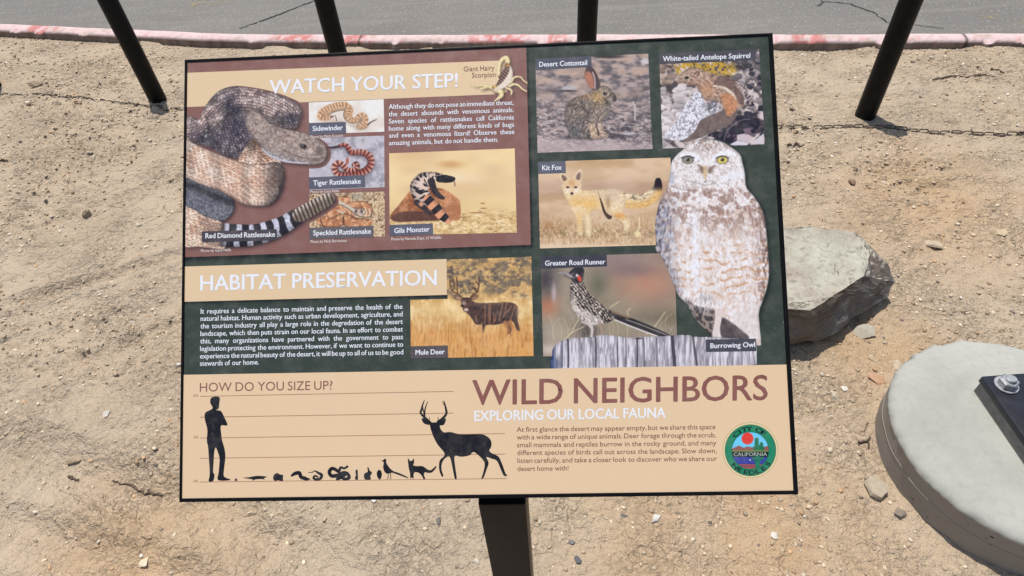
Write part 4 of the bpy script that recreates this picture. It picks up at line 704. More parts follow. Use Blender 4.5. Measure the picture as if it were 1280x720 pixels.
def height(x, y):
    x = np.asarray(x, float); y = np.asarray(y, float)
    h = .030*(fbm(x*1.3, y*1.3, 1, 3)-.5)+.016*(fbm(x*6, y*6.6, 2, 3)-.5)
    n3 = fbm(x*22, y*24, 3, 3); h = h+.017*(n3-.5)
    clod = sst(.53, .72, fbm(x*38, y*40, 4, 3)); patch = sst(.42, .62, fbm(x*2.6, y*2.9, 5, 2))
    h = h+.011*clod*(.3+.7*patch)
    h = h+.0075*(fbm(x*95, y*95, 6, 2)-.5)*(.5+patch)
    for a, b, w, d in RUTS: h = h+rut(x, y, a, b, w, d)
    far = sst(.02, .30, curb_y(x)-y); h = h*(.35+.65*far)-(1-far)*(.012-.016*sst(.5, .75, fbm(x*5, y*0+2, 3, 2)))
    near = np.exp(-(np.hypot(x-1.21, y-.71)/.42)**4); h = h*(1-.6*near)
    fade = sst(14, 5, np.hypot(x, y)); return h*fade
def knots(a, b, step, ends):
    k = list(np.arange(a, b, step)); s = step; lo, hi = [], []
    v = a
    while v > ends[0]: s *= 1.35; v -= s; lo.append(v)
    s = step; v = k[-1]
    while v < ends[1]: s *= 1.35; v += s; hi.append(v)
    return np.array(lo[::-1]+k+hi)
gx = knots(-3.7, 3.2, .0075, (-60, 60))
gs = knots(-.03, 3.6, .0068, (-.04, 60)); gs = gs[gs >= -.0301]
GX, GS = np.meshgrid(gx, gs); GY = curb_y(GX)-GS
GZ = height(GX, GY)
nr, nc = GX.shape; ii = np.arange(nr*nc).reshape(nr, nc)
GF = np.stack([ii[:-1, :-1], ii[1:, :-1], ii[1:, 1:], ii[:-1, 1:]], -1).reshape(-1, 4)
tag(np_mesh('dirt_ground', np.stack([GX, GY, GZ], -1).reshape(-1, 3), GF, M_DIRT, smooth=True), kind='structure')
def hz(x, y): return float(height(np.array([x]), np.array([y]))[0])

# road beyond the kerb, and the ground on its far side
ZR = -.10
rv, rf = [], []
xs = list(CX); rows = [.07, .6, 2.0, 5.0, 10.0]
for r_ in rows:
    for x in xs: rv.append((x+.18*r_, float(curb_y(x))+r_, ZR))
for r_ in range(len(rows)-1):
    for i in range(len(xs)-1): a = r_*len(xs)+i; rf.append((a, a+1, a+1+len(xs), a+len(xs)))
road = tag(mesh_obj('road', rv, rf, M_ROAD), kind='structure')
fv, ff = [], []
for r_ in (10.0, 140.0):
    for x in xs: fv.append((x*(1 if r_ < 20 else 3)+.18*r_, float(curb_y(x))+r_, ZR-.01))
for i in range(len(xs)-1): ff.append((i, i+1, i+1+len(xs), i+len(xs)))
tag(mesh_obj('desert_ground', fv, ff, M_DIRT), kind='structure')
def ribbon(name, pts, w, mat, parent, z, seed=0):
    rnd = random.Random(seed); P = [spot(px, py, ZR) for px, py in pts]; Q = []
    for a, b in zip(P, P[1:]):
        n_ = max(2, int((b-a).length/.02))
        for k in range(n_): q = a.lerp(b, k/n_); Q.append(q+Vector((rnd.uniform(-1, 1), rnd.uniform(-1, 1), 0))*.006)
    Q.append(P[-1]); vs, fs = [], []
    for i, q in enumerate(Q):
        t = (Q[min(i+1, len(Q)-1)]-Q[max(0, i-1)]); nn = Vector((-t.y, t.x, 0)).normalized()*w*rnd.uniform(.4, 1.2)
        vs += [(q.x-nn.x, q.y-nn.y, z), (q.x+nn.x, q.y+nn.y, z)]
        if i: fs.append((2*i-2, 2*i-1, 2*i+1, 2*i))
    return mesh_obj(name, vs, fs, mat, parent)
M_CRACK = m_plain('tar_crack', (.04, .038, .036), (.10, .095, .09), 60)
for i, (pts, w) in enumerate([([(322, 28), (350, 18), (388, 3), (420, -10)], .007), ([(1022, 8), (1030, 2), (1062, 5), (1090, 15), (1108, 28)], .005), ([(1028, 3), (1016, -20)], .006), ([(300, 36), (322, 28)], .005), ([(1108, 28), (1180, 36)], .003)]):
    ribbon('crack', pts, w, M_CRACK, road, ZR+.004, i)
def m_paint(name, col):
    n = NT(name, .85, .3); f = n.noise(28, 5, .7); n.color(col)
    t = n.N('ShaderNodeBsdfTransparent'); mx = n.N('ShaderNodeMixShader'); out = n.t.nodes['Material Output']
    n.L(n.ramp(f, [(.5, 0.), (.66, .45)]), mx.inputs[0]); n.L(t.outputs[0], mx.inputs[1]); n.L(n.p.outputs[0], mx.inputs[2]); n.L(mx.outputs[0], out.inputs[0]); return n.m
M_YEL = m_paint('worn_yellow_paint', (.50, .40, .17))
for q in ([(236, -4), (300, -6), (292, 4), (240, 10)], [(1222, 20), (1246, 18), (1250, 24), (1226, 27)], [(1262, 26), (1300, 24), (1300, 34), (1266, 33)]):
    mesh_obj('painted_marking', [tuple(spot(a, b, ZR)[:2])+(ZR+.004,) for a, b in q], [(3, 2, 1, 0)], M_YEL, road)

# kerb: worn paint on top, its shaded back towards the dirt
def build_curb():
    xs_ = np.concatenate([np.linspace(-60, -4, 40)[:-1], np.arange(-4, 3.6, .012), np.linspace(3.6, 60, 40)[1:]])
    yy = curb_y(xs_); prof = [(.0, -.14), (.0, .018), (.005, .030), (.012, .035), (.05, .038), (.07, .036), (.078, .030), (.084, .0), (.10, -.14)]
    n = len(xs_); V = []; Cc = []
    wv = .006*(vnoise(xs_*5, xs_*0, 2)-.5)
    chip = np.where(vnoise(xs_*17, xs_*0+3, 4) > .78, 1, 0)*vnoise(xs_*60, xs_*0, 5)
    reds = [(-2.69, .10), (-1.13, .12), (-.74, .09), (.02, .16), (.33, .05), (1.58, .085), (2.85, .1)]
    red = np.zeros(n)
    for c0, w in reds: red = np.maximum(red, sst(w*1.15, w*.8, np.abs(xs_-c0)))
    for j, (o, z) in enumerate(prof):
        top = 1 <= j <= 6
        oo = o+wv-(.012*chip if j in (1, 2) else 0); zz = z+.0025*(vnoise(xs_*9, xs_*0+j, 3)-.5)-(.014*chip if j in (2, 3) else 0)
        V.append(np.stack([xs_+.17*oo, yy+oo, zz], -1))
        nz = fbm(xs_*40, xs_*0+j*1.7, 2, 3); nz2 = fbm(xs_*7, xs_*0+j*.6, 6, 2)
        pink = C3((222, 196, 193))*np.ones((n, 1))
        rd = red*sst(.42, .62, nz+.2*nz2); rd = np.maximum(rd, (.5 if j in (2, 3) else .1)*sst(.6, .78, nz))
        rd = rd*.62; col = pink*(1-rd[:, None])+C3((196, 96, 90))*rd[:, None]
        bare = sst(.64, .74, fbm(xs_*14, xs_*0+j*2.3, 1, 3)); col = col*(1-.7*bare[:, None])+C3((186, 170, 154))*.7*bare[:, None]
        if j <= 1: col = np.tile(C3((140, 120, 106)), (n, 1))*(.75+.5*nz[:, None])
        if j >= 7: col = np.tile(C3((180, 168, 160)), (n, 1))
        joint = np.exp(-((np.mod(xs_+1.74+60, 3.05)-.0)/.006)**2)*.7; col = col*(1-joint[:, None])
        Cc.append(col)
    k = len(prof); V = np.stack(V, 1).reshape(-1, 3); Cc = np.stack(Cc, 1).reshape(-1, 3); I = np.arange(n*k).reshape(n, k)
    F = np.stack([I[:-1, :-1], I[1:, :-1], I[1:, 1:], I[:-1, 1:]], -1).reshape(-1, 4)
    n_ = NT('worn_kerb_paint', .85, .25); f = n_.noise(45, 5, .7)
    n_.color(n_.mix(.5, n_.attr(), n_.ramp(f, [(.25, .5), (.6, 1.)]), 'MULTIPLY')).bump(f, .6, .006)
    tag(np_mesh('curb', V, F, n_.m, Cc), kind='structure')
build_curb()

# ================================================================== black pipe posts and their chain
SUNH = .53
P1, P4 = Vector((-1.706, 2.953, 0)), Vector((1.578, 2.333, 0))
def make_pole():
    t = empty('fence_post', (0, 0, 0))
    bm = bmesh.new(); lathe(bm, [(.040, -.12), (.0412, 0), (.0412, SUNH-.004), (.040, SUNH)], 40); bm_obj('pipe', bm, M_BLACK, t, auto=40)
    bm = bmesh.new(); lathe(bm, [(.0445, SUNH-.02), (.0445, SUNH+.004), (.036, SUNH+.016), (.012, SUNH+.022)], 40); bm_obj('cap', bm, M_BLACK, t, auto=40)
    return t
pole = make_pole(); kids = list(pole.children)
PL = ['black pipe post at the far left edge of the photo, mostly cut off', 'black pipe post standing left of the sign near the kerb', 'black pipe post rising behind the brown left part of the sign', 'black pipe post rising behind the rabbit picture, nearest the sign middle', 'black pipe post standing right of the sign above the rock']
poles = [Vector((-2.662, 3.205, 0))]+[P1.lerp(P4, k) for k in (0, .304, .638, 1)]
for i, p in enumerate(poles):
    if i == 0: o = pole
    else:
        o = pole.copy(); COL.objects.link(o)
        for ch in kids: c = ch.copy(); COL.objects.link(c); c.parent = o
    o.location = (p.x, p.y, hz(p.x, p.y)); o.rotation_euler = (0, 0, -.19)
    tag(o, PL[i], 'post', 'black pipe posts along the kerb')
chain = empty('chain', (-.3, 2.55, 0), 'thin dark steel chain lying on the dirt along the posts', 'chain')
CH = [(-2.75, 3.135), (-2.572, 3.109), (-2.136, 3.013), (-1.527, 2.825), (-.6, 2.66), (.4, 2.45), (1.191, 2.288), (1.577, 2.235), (1.718, 2.179), (2.114, 2.096), (2.5, 2.02)]
def ring_link():
    bm = bmesh.new(); n1, n2 = 20, 6; L_, W_, r_ = .0120, .0066, .0025; rings = []
    for i in range(n1):
        a = 2*math.pi*i/n1; c = Vector((math.cos(a)*W_+(L_ if math.cos(a) > 0 else -L_), math.sin(a)*W_, 0)); nrm = Vector((math.cos(a), math.sin(a), 0))
        rings.append([bm.verts.new(c+nrm*r_*math.cos(2*math.pi*k/n2)+Vector((0, 0, r_*math.sin(2*math.pi*k/n2)))) for k in range(n2)])
    for i in range(n1):
        for k in range(n2): bm.faces.new((rings[i][k], rings[(i+1) % n1][k], rings[(i+1) % n1][(k+1) % n2], rings[i][(k+1) % n2]))
    return bm
lk0 = bm_obj('link', ring_link(), M_CHAIN, chain, auto=80)
cp = crom(CH, False, 40); cl = np.r_[0, np.cumsum(np.hypot(*np.diff(cp, axis=0).T))]
rnd = random.Random(5); st = .0415; nl = int(cl[-1]/st)
vis = [k for k in range(nl) if not (-1.12 < np.interp(k*st, cl, cp[:, 0]) < 1.02)]
for j, k in enumerate(vis[:100]):
    x = float(np.interp(k*st, cl, cp[:, 0])); y = float(np.interp(k*st, cl, cp[:, 1])); x2 = float(np.interp(k*st+.01, cl, cp[:, 0])); y2 = float(np.interp(k*st+.01, cl, cp[:, 1]))
    o = lk0 if j == 0 else lk0.copy()
    if j: COL.objects.link(o); o.parent = chain
    low = .0065 if x < 0 else .0015
    o.location = (x+.3, y-2.55, hz(x, y)+.0065-low); o.rotation_euler = ((R(62) if k % 2 else R(8))+rnd.uniform(-.2, .2), rnd.uniform(-.06, .06), math.atan2(y2-y, x2-x)+rnd.uniform(-.12, .12))

# ================================================================== concrete footing with a bolted column
foot = empty('concrete_footing', (1.21, .71, 0), 'round grey concrete footing at the right edge below the rock', 'footing')
bm = bmesh.new(); ft = (1.193-1.21, .722-.71); fb = (1.199-1.21, .714-.71)
prof = [(.291, -.10, 0), (.291, 0, .0), (.2906, .0662, .5), (.2915, .0668, .5), (.2915, .0688, .52), (.2904, .0694, .52), (.2898, .1135, .88)]
SEG = 160; rings = []
jr = random.Random(3)
for r_, z_, t_ in prof:
    ring = []
    for k in range(SEG):
        a = 2*math.pi*k/SEG; w = .0022*(mnoise.noise(Vector((math.cos(a)*6, math.sin(a)*6, z_*30)))); c_ = (fb[0]*(1-t_)+ft[0]*t_, fb[1]*(1-t_)+ft[1]*t_)
        ring.append(bm.verts.new((c_[0]+(r_+w)*math.cos(a), c_[1]+(r_+w)*math.sin(a), z_)))
    rings.append(ring)
for a_, b_ in zip(rings, rings[1:]):
    for k in range(SEG): bm.faces.new((a_[k], a_[(k+1) % SEG], b_[(k+1) % SEG], b_[k]))
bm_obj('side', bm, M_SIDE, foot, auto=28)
bm = bmesh.new(); rings = []
for r_, z_, rag in [(.2896, .1105, 0), (.2902, .1128, 1.6), (.2885, .1185, 1.8), (.285, .1235, 1.6), (.281, .127, 1.3), (.274, .1305, .9), (.262, .1335, .4), (.22, .135, .1), (.12, .1362, 0), (.03, .1365, 0)]:
    ring = []
    for k in range(SEG):
        a = 2*math.pi*k/SEG; nz_ = mnoise.noise(Vector((math.cos(a)*16, math.sin(a)*16, r_*40)))+.6*mnoise.noise(Vector((math.cos(a)*45, math.sin(a)*45, 1)))
        w = .0022*(mnoise.noise(Vector((math.cos(a)*6, math.sin(a)*6, .122*30)))) if r_ > .284 else 0
        ring.append(bm.verts.new((ft[0]+(r_+w+(.003*rag*nz_ if rag else 0))*math.cos(a), ft[1]+(r_+w+(.003*rag*nz_ if rag else 0))*math.sin(a), z_+(.0020*rag*nz_ if rag else 0))))
    rings.append(ring)
for a_, b_ in zip(rings, rings[1:]):
    for k in range(SEG): bm.faces.new((a_[k], a_[(k+1) % SEG], b_[(k+1) % SEG], b_[k]))
bm.faces.new(rings[-1]); bm_obj('top', bm, M_TOP, foot, auto=50)
col_ = empty('steel_column', (1.25, .73, .136), 'dark steel base plate with galvanised bolts on the round concrete footing', 'column')
PX0, PX1, PY0, PY1 = 1.133-1.25, .118, -.118, .849-.73
bm = bmesh.new(); box(bm, PX0+.004, PX1-.004, PY0+.004, PY1-.004, -.004, .036, .002); bm_obj('grout_pad', bm, M_GROUT, col_)
bm = bmesh.new(); box(bm, PX0, PX1, PY0, PY1, .0365, .056, .0025); bm_obj('base_plate', bm, M_PLATE, col_, auto=40)
bm = bmesh.new(); box(bm, -.045, .045, -.05, .05, .0565, 3.2, .008); bm_obj('tube', bm, M_PLATE, col_, auto=40)
def make_bolt(x, y, first=[None]):
    if first[0] is None:
        bm = bmesh.new(); lathe(bm, [(.0255, 0), (.0265, .001), (.0265, .003), (.0255, .004)], 36); w = bm_obj('bolt', bm, M_ZINC, col_, auto=40)
        bm = bmesh.new()
        for z0, z1, r_ in ((.0042, .0215, .0215),):
            lathe(bm, [(r_-.001, z0), (r_, z0+.001), (r_, z1-.0025), (r_-.0035, z1)], 6)
        bmesh.ops.bevel(bm, geom=list(bm.edges), offset=.0006, segments=2, affect='EDGES'); bm_obj('nut', bm, M_ZINC, w)
        bm = bmesh.new(); lathe(bm, [(.0118, .0214), (.0118, .0275), (.0100, .029)], 24); bm_obj('stud', bm, M_ZINC, w, auto=40)
        first[0] = w
    else:
        w = first[0].copy(); COL.objects.link(w); w.parent = col_
        for ch in first[0].children: c = ch.copy(); COL.objects.link(c); c.parent = w
    w.location = (x, y, .0565); w.rotation_euler = (0, 0, .25+x*9)
for sx, sy in ((-1, 1), (1, 1), (-1, -1), (1, -1)): make_bolt(sx*.076, sy*.088)

# ================================================================== the rock and loose stones
def hull_rock(name, pts, mat, sub, amp, freq, seed, ridge=0):
    bm = bmesh.new()
    for p in pts: bm.verts.new(p)
    r_ = bmesh.ops.convex_hull(bm, input=bm.verts); bmesh.ops.delete(bm, geom=[g_ for g_ in r_['geom_interior'] if isinstance(g_, bmesh.types.BMVert)], context='VERTS')
    if sub: bmesh.ops.subdivide_edges(bm, edges=bm.edges, cuts=sub, use_grid_fill=True)
    bm.normal_update(); o3 = Vector((seed*3.1, seed*1.7, seed*.9))
    mv = []
    for v in bm.verts:
        n_ = mnoise.fractal(v.co*freq+o3, .9, 2.1, 5)+.5*mnoise.noise(v.co*freq*.4+o3); mv.append(v.normal*(n_*amp+(ridge*(mnoise.ridged_multi_fractal(v.co*9+o3, .9, 2.2, 5, 1, 2)-1.1)*.5 if ridge else 0)))
    for v, d in zip(bm.verts, mv): v.co += d
    return bm
big = [tuple(spot(px, py, z)) for px, py, z in ((930, 300, .17), (950, 286, .17), (1000, 284, .17), (1048, 286, .175), (1064, 292, .17), (1088, 318, .165), (1080, 345, .175), (1040, 371, .18), (1012, 388, .17), (960, 384, .17), (935, 350, .17), (1075, 296, .12), (1104, 328, .11), (1118, 352, .08), (1111, 371, .05), (1082, 387, .045), (1030, 424, .045), (990, 431, .035), (925, 420, .04), (910, 340, .07))]
ctr = sum((Vector(p) for p in big), Vector())/len(big)
big = [Vector(p)-Vector((ctr.x, ctr.y, 0)) for p in big]
big += [Vector((p.x*.86-.005, p.y*.80+.03, -.03)) for p in big[11:]]+[Vector((.12, .14, .0)), Vector((-.08, .16, .02))]
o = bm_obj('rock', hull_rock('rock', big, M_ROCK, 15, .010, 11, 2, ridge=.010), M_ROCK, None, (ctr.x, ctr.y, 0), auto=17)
tag(o, 'large angular pale grey boulder lying right of the sign', 'rock')
ST = [  # px, py, width px, colour, flatness, label
 (1080, 414, 26, (190, 182, 164), .45, 'flat pale grey stone just below the large rock'),
 (1097, 473, 21, (196, 158, 128), .3, 'flat pinkish stone left of the concrete footing'),
 (1122, 456, 15, (206, 190, 166), .4, 'small cream stone touching the concrete footing top left'),
 (1044, 494, 11, (206, 192, 172), .8, 'small round pale pebble with dark underside below the rock'),
 (1056, 486, 10, (226, 220, 208), .4, 'tiny white pebble near the round pale pebble'),
 (1098, 612, 32, (186, 172, 150), .6, 'crumbly grey stone against the left side of the footing'),
 (1124, 642, 13, (150, 138, 124), .7, 'small grey pebble below the crumbly stone by the footing'),
 (1168, 304, 20, (200, 182, 156), .35, 'flat cream stone right of the large rock, upper one'),
 (1248, 291, 19, (206, 184, 152), .3, 'flat pale stone at the right edge above the footing'),
 (1137, 373, 14, (188, 166, 140), .4, 'small tilted stone right of the large rock tip'),
 (1065, 228, 11, (170, 142, 116), .8, 'small brown stone above the large rock, casting shadow'),
 (1091, 447, 13, (200, 180, 152), .4, 'small beige stone between rock and footing'),
 (820, 648, 14, (226, 220, 210), .6, 'white angular stone under the right half of the sign'),
 (780, 644, 12, (140, 132, 126), .6, 'grey pebble left of the white angular stone'),
 (715, 676, 10, (146, 140, 136), .8, 'grey rounded pebble right of the sign post, upper one'),
 (722, 700, 12, (112, 110, 114), .8, 'dark grey pebble right of the sign post, lower one'),
 (547, 650, 11, (130, 122, 120), .8, 'dark pebble left of the sign post under the sign'),
 (595, 702, 10, (220, 208, 190), .6, 'pale pebble close to the left side of the sign post'),
 (967, 670, 11, (226, 218, 204), .5, 'white chip of stone near the bottom right of the sign'),
 (109, 270, 12, (166, 146, 124), .9, 'brown pebble with dark shadow left of the rattlesnake picture'),
 (176, 281, 11, (206, 192, 170), .4, 'flat pale chip left of the sign at mid height'),
 (134, 519, 10, (232, 226, 214), .7, 'bright white pebble left of the size chart'),
 (88, 570, 17, (190, 170, 142), .5, 'rounded sandy stone at the lower left'),
 (47, 107, 15, (170, 150, 126), .6, 'brown stone near the chain at the upper left'),
 (178, 701, 14, (232, 216, 186), .25, 'small cream flake at the bottom left corner'),
]
for i, (px, py, w, cl_, fl, lab) in enumerate(ST):
    p = spot(px, py, .006); d = (p-Vector((0, 0, CAM_H))).length; s = w/FOC*d*.5; rr = random.Random(i*7+1)
    pts = []
    for k in range(14):
        v = Vector((rr.gauss(0, 1), rr.gauss(0, 1), rr.gauss(0, 1))).normalized(); v.x *= s*rr.uniform(.85, 1.1); v.y *= s*rr.uniform(.6, .95); v.z *= s*fl*.8; pts.append(v)
    bm = hull_rock('stone', pts, M_STONE, 3, s*.05, 2.2/s, i); me_o = bm_obj('stone', bm, M_STONE, None, None, auto=35)
    c_ = np.array(srgb(*cl_))*.95; a_ = me_o.data.color_attributes.new('ink', 'FLOAT_COLOR', 'POINT'); a_.data.foreach_set('color', np.tile(np.r_[c_, 1.], len(me_o.data.vertices)).astype(np.float32))
    me_o.location = (p.x, p.y, hz(p.x, p.y)+s*fl*.28); me_o.rotation_euler = (rr.uniform(-.15, .15), rr.uniform(-.15, .15), rr.uniform(0, 6)); tag(me_o, lab, 'stone', 'loose stones on the dirt')
# gravel: far too many to count
def build_gravel():
    rs = np.random.RandomState(11); t = (1+5**.5)/2
    base = np.array([(-1, t, 0), (1, t, 0), (-1, -t, 0), (1, -t, 0), (0, -1, t), (0, 1, t), (0, -1, -t), (0, 1, -t), (t, 0, -1), (t, 0, 1), (-t, 0, -1), (-t, 0, 1)], float); base /= np.linalg.norm(base[0])
    fc = np.array([(0, 11, 5), (0, 5, 1), (0, 1, 7), (0, 7, 10), (0, 10, 11), (1, 5, 9), (5, 11, 4), (11, 10, 2), (10, 7, 6), (7, 1, 8), (3, 9, 4), (3, 4, 2), (3, 2, 6), (3, 6, 8), (3, 8, 9), (4, 9, 5), (2, 4, 11), (6, 2, 10), (8, 6, 7), (9, 8, 1)])
    N = 82000; x = rs.uniform(-3.4, 3.0, N); s_ = rs.uniform(.0, 3.3, N); y = curb_y(x)-s_
    dens = sst(.36, .66, fbm(x*2.6, y*2.9, 5, 2))*.7+.22+.45*sst(-.3, .6, x)*sst(2.0, 1.0, y); keep = rs.rand(N) < dens
    keep &= np.hypot(x-1.21, y-.71) > .33
    x, y = x[keep], y[keep]; n = len(x)
    size = .0013+.0052*rs.rand(n)**3.0+.004*(rs.rand(n) < .02)*rs.rand(n)
    size *= .85+.3*np.clip(y, 0, 3)/2; size *= 1+.12*sst(1.5, .6, y)*sst(-.5, .4, x)
    h = height(x, y); V = base[None]*(1+.35*(rs.rand(n, 12, 1)-.5))*size[:, None, None]*np.stack([1+.5*rs.rand(n), .7+.4*rs.rand(n), .35+.4*rs.rand(n)], -1)[:, None, :]
    a = rs.rand(n)*6.28; c, s2 = np.cos(a)[:, None], np.sin(a)[:, None]; X = V[..., 0]*c-V[..., 1]*s2; Y = V[..., 0]*s2+V[..., 1]*c
    V = np.stack([X+x[:, None], Y+y[:, None], V[..., 2]+h[:, None]+.15*size[:, None]], -1)
    pal = np.array([(212, 196, 172), (198, 178, 150), (178, 156, 130), (156, 140, 122), (190, 156, 120), (228, 218, 204), (130, 118, 110)])/255.; w = np.array([.26, .34, .22, .06, .08, .02, .02])
    cc = pal[rs.choice(7, n, p=w)]*(.85+.25*rs.rand(n, 1)); cc = np.repeat(cc, 12, 0)
    F = (fc[None]+12*np.arange(n)[:, None, None]).reshape(-1, 3)
    return tag(np_mesh('gravel', V.reshape(-1, 3), F, M_GRAVEL, cc), 'fine loose gravel and grit scattered over the sandy dirt', 'gravel', kind='stuff')
build_gravel()
def twig(pts, r0, lab, mat=M_TWIG, forks=()):
    rr = random.Random(len(lab)); P = [spot(a, b) for a, b in pts]; Q = []
    for a, b in zip(P, P[1:]):
        for k in range(5): Q.append(a.lerp(b, k/5)+Vector((rr.uniform(-1, 1), rr.uniform(-1, 1), 0))*r0*1.2)
    Q.append(P[-1]); b0 = Q[0].copy(); Q = [Vector((q.x-b0.x, q.y-b0.y, hz(q.x, q.y)+r0*rr.uniform(.6, 1.5))) for q in Q]
    bm = bmesh.new(); tube_bm(bm, Q, [r0*(1-.6*i/len(Q)) for i in range(len(Q))], 6)
    for k, dx, dy in forks:
        q = Q[int(k*(len(Q)-1))]; tube_bm(bm, [q, q+Vector((dx*.5, dy*.5, r0)), q+Vector((dx, dy, 0))], [r0*.6, r0*.5, r0*.25], 5)
    o_ = bm_obj('twig', bm, mat, None, (b0.x, b0.y, 0), auto=60); return tag(o_, lab, 'twig', 'dry twigs on the dirt')
twig([(1163, 103), (1185, 98), (1215, 97), (1232, 94)], .0045, 'longest dry twig, lying right of the right post below the kerb', forks=((.7, .09, -.03),))
twig([(1236, 87), (1247, 90), (1254, 93)], .005, 'short dark twig just above the end of the longest twig')
twig([(982, 184), (993, 184), (1005, 183)], .004, 'short brown twig beside the upper right edge of the sign')
twig([(199, 617), (175, 612), (150, 602), (137, 598)], .0032, 'grey brown stick at the lower left of the sign', forks=((.4, -.02, .02),))
twig([(83, 592), (88, 596), (95, 597)], .0035, 'tiny dark twig left of the grey brown stick')
twig([(1090, 487), (1088, 510), (1083, 530)], .0012, 'thin pale stalk between pinkish stone and footing', M_STRAW)
twig([(1084, 529), (1079, 540)], .0016, 'reddish twig end below the thin pale stalk')
twig([(1074, 555), (1086, 552), (1084, 562)], .0035, 'small black forked twig left of the footing', forks=((.3, .02, .012),))
twig([(0, 203), (8, 202), (12, 204)], .005, 'dark twig at the left edge below the chain')
twig([(1090, 57), (1100, 60)], .004, 'small dark twig at the kerb left of the right post')
# ================================================================== the interpretive sign
BU = Vector((0.99797, -0.06374, 0.00129)).normalized(); BN = Vector((-0.04196, -0.64135, 0.7661)).normalized()
BV = BN.cross(BU); BU = BV.cross(BN); BC = Vector((-0.03358, 0.4549, 1.06432))
BW, BH = .6096, .4572
HOM = np.array([[0.8867105394758203, 0.010891373028714667, -206.09557353305442], [0.040563192106739296, 0.8896269598431628, -76.19984304656651], [6.518507991696525e-05, 9.517408445837558e-05, 1.0]])
def board(px, py):
    """artwork layout units -> metres on the panel face, origin in its middle, y up"""
    px = np.asarray(px, float); py = np.asarray(py, float); w = HOM[2, 0]*px+HOM[2, 1]*py+1
    return ((HOM[0, 0]*px+HOM[0, 1]*py+HOM[0, 2])/w/1000-BW/2, BH/2-(HOM[1, 0]*px+HOM[1, 1]*py+HOM[1, 2])/w/1000)
POST = Vector((-.0255, .318, 0))
sign = empty('information_sign', (POST.x, POST.y, 0), 'slanted desert wildlife information sign with printed photos on one black post', 'sign')
MB = Matrix(((BU.x, BV.x, BN.x, BC.x), (BU.y, BV.y, BN.y, BC.y), (BU.z, BV.z, BN.z, BC.z), (0, 0, 0, 1)))
# post and cradle
pz = BC.z-((POST.x-BC.x)*BN.x+(POST.y-.027-BC.y)*BN.y)/BN.z-.055
bm = bmesh.new(); box(bm, -.0254, .0254, -.0254, .0254, -.1, pz, .0035); po = bm_obj('post', bm, M_BLACK, sign, auto=40); po.rotation_euler = (0, 0, -.064)
bm = bmesh.new(); box(bm, -.2, .2, -.055, .055, -.028, -.0225, .001); box(bm, -.024, .024, -.19, .11, -.036, -.0285, .001); br = bm_obj('bracket', bm, M_BLACK, sign); ML = Matrix.Translation(-Vector((POST.x, POST.y, 0))) @ MB; br.matrix_local = ML
e_l, e_r, e_t, e_b = .0024, .0040, .0024, .0034
bm = bmesh.new()
box(bm, -BW/2, -BW/2+e_l, -BH/2, BH/2, -.022, .0012, .0004); box(bm, BW/2-e_r, BW/2, -BH/2, BH/2, -.022, .0012, .0004)
box(bm, -BW/2+e_l+.0001, BW/2-e_r-.0001, BH/2-e_t, BH/2, -.022, .0011, .0004); box(bm, -BW/2+e_l+.0001, BW/2-e_r-.0001, -BH/2, -BH/2+e_b, -.022, .0011, .0004)
fr = bm_obj('frame', bm, M_BLACK, sign); fr.matrix_local = ML
X0, X1, Y0, Y1 = -BW/2+e_l+.0002, BW/2-e_r-.0002, -BH/2+e_b+.0002, BH/2-e_t-.0002
INKK = .98
def inked(name, V, F, col, layer, parent, lift=0):
    """flat print: V (n,2) metres on the panel, col one colour or (n,3)"""
    V = np.asarray(V, float); z = np.full(len(V), layer*.00003)+lift
    c = np.tile(C3(col), (len(V), 1)) if isinstance(col, tuple) else np.asarray(col)
    lin = np.where(c <= .04045, c/12.92, ((c+.055)/1.055)**2.4)*INKK
    return np_mesh(name, np.c_[V, z], np.asarray(F), M_PRINT, lin, parent, srgb=False)
panel = inked('panel', [(X0, Y0), (X1, Y0), (X1, Y1), (X0, Y1)], [(0, 1, 2, 3)], GREEN, 0, sign); panel.matrix_local = ML
bk = bmesh.new(); box(bk, X0, X1, Y0, Y1, -.022, -.0006); bm_obj('backing', bk, M_BLACK, panel)
def quad(name, pts, col, layer, parent=panel):
    x, y = board([p[0] for p in pts], [p[1] for p in pts]); x = np.clip(x, X0, X1); y = np.clip(y, Y0, Y1)
    return inked(name, np.c_[x, y], [(3, 2, 1, 0)], col, layer, parent)
quad('colour_block', [(225, 70), (657.5, 50), (663.6, 306), (225, 321.7)], MAROON, 1)
quad('colour_block', [(225, 91.4), (628, 75.6), (629, 117.4), (225, 134.2)], TAN, 2)
# soft printed edge under the brown block and the heading strip
def soft_edge(a, b, w, layer, s=1):
    n_ = 8; xs = []; cs = []; F = []
    for i in range(n_+1):
        t = i/n_
        for p in (a, b):
            q = (p[0]+s*w[0]*t, p[1]+w[1]*t); X, Y = board(*q); xs.append((min(max(float(X), X0), X1), min(max(float(Y), Y0), Y1))); cs.append(C3(GREEN)*(.42+.58*sst(0, 1, t)))
        if i: F.append((2*i-2, 2*i, 2*i+1, 2*i-1))
    inked('colour_block', xs, F, np.array(cs), layer, panel)
soft_edge((225, 321.7), (664.5, 306), (0, 8), 1); soft_edge((657.5, 50), (663.6, 309), (5, 0), 1)
soft_edge((225, 377.4), (559.5, 368.6), (0, 5), 4)
quad('colour_block', [(225, 333.4), (558.2, 323.8), (558.8, 368.6), (225, 377.4)], TAN, 5)
quad('colour_block', [(225, 468.6), (1005, 455.2), (1005, 640), (225, 640)], (230, 200, 162), 6)

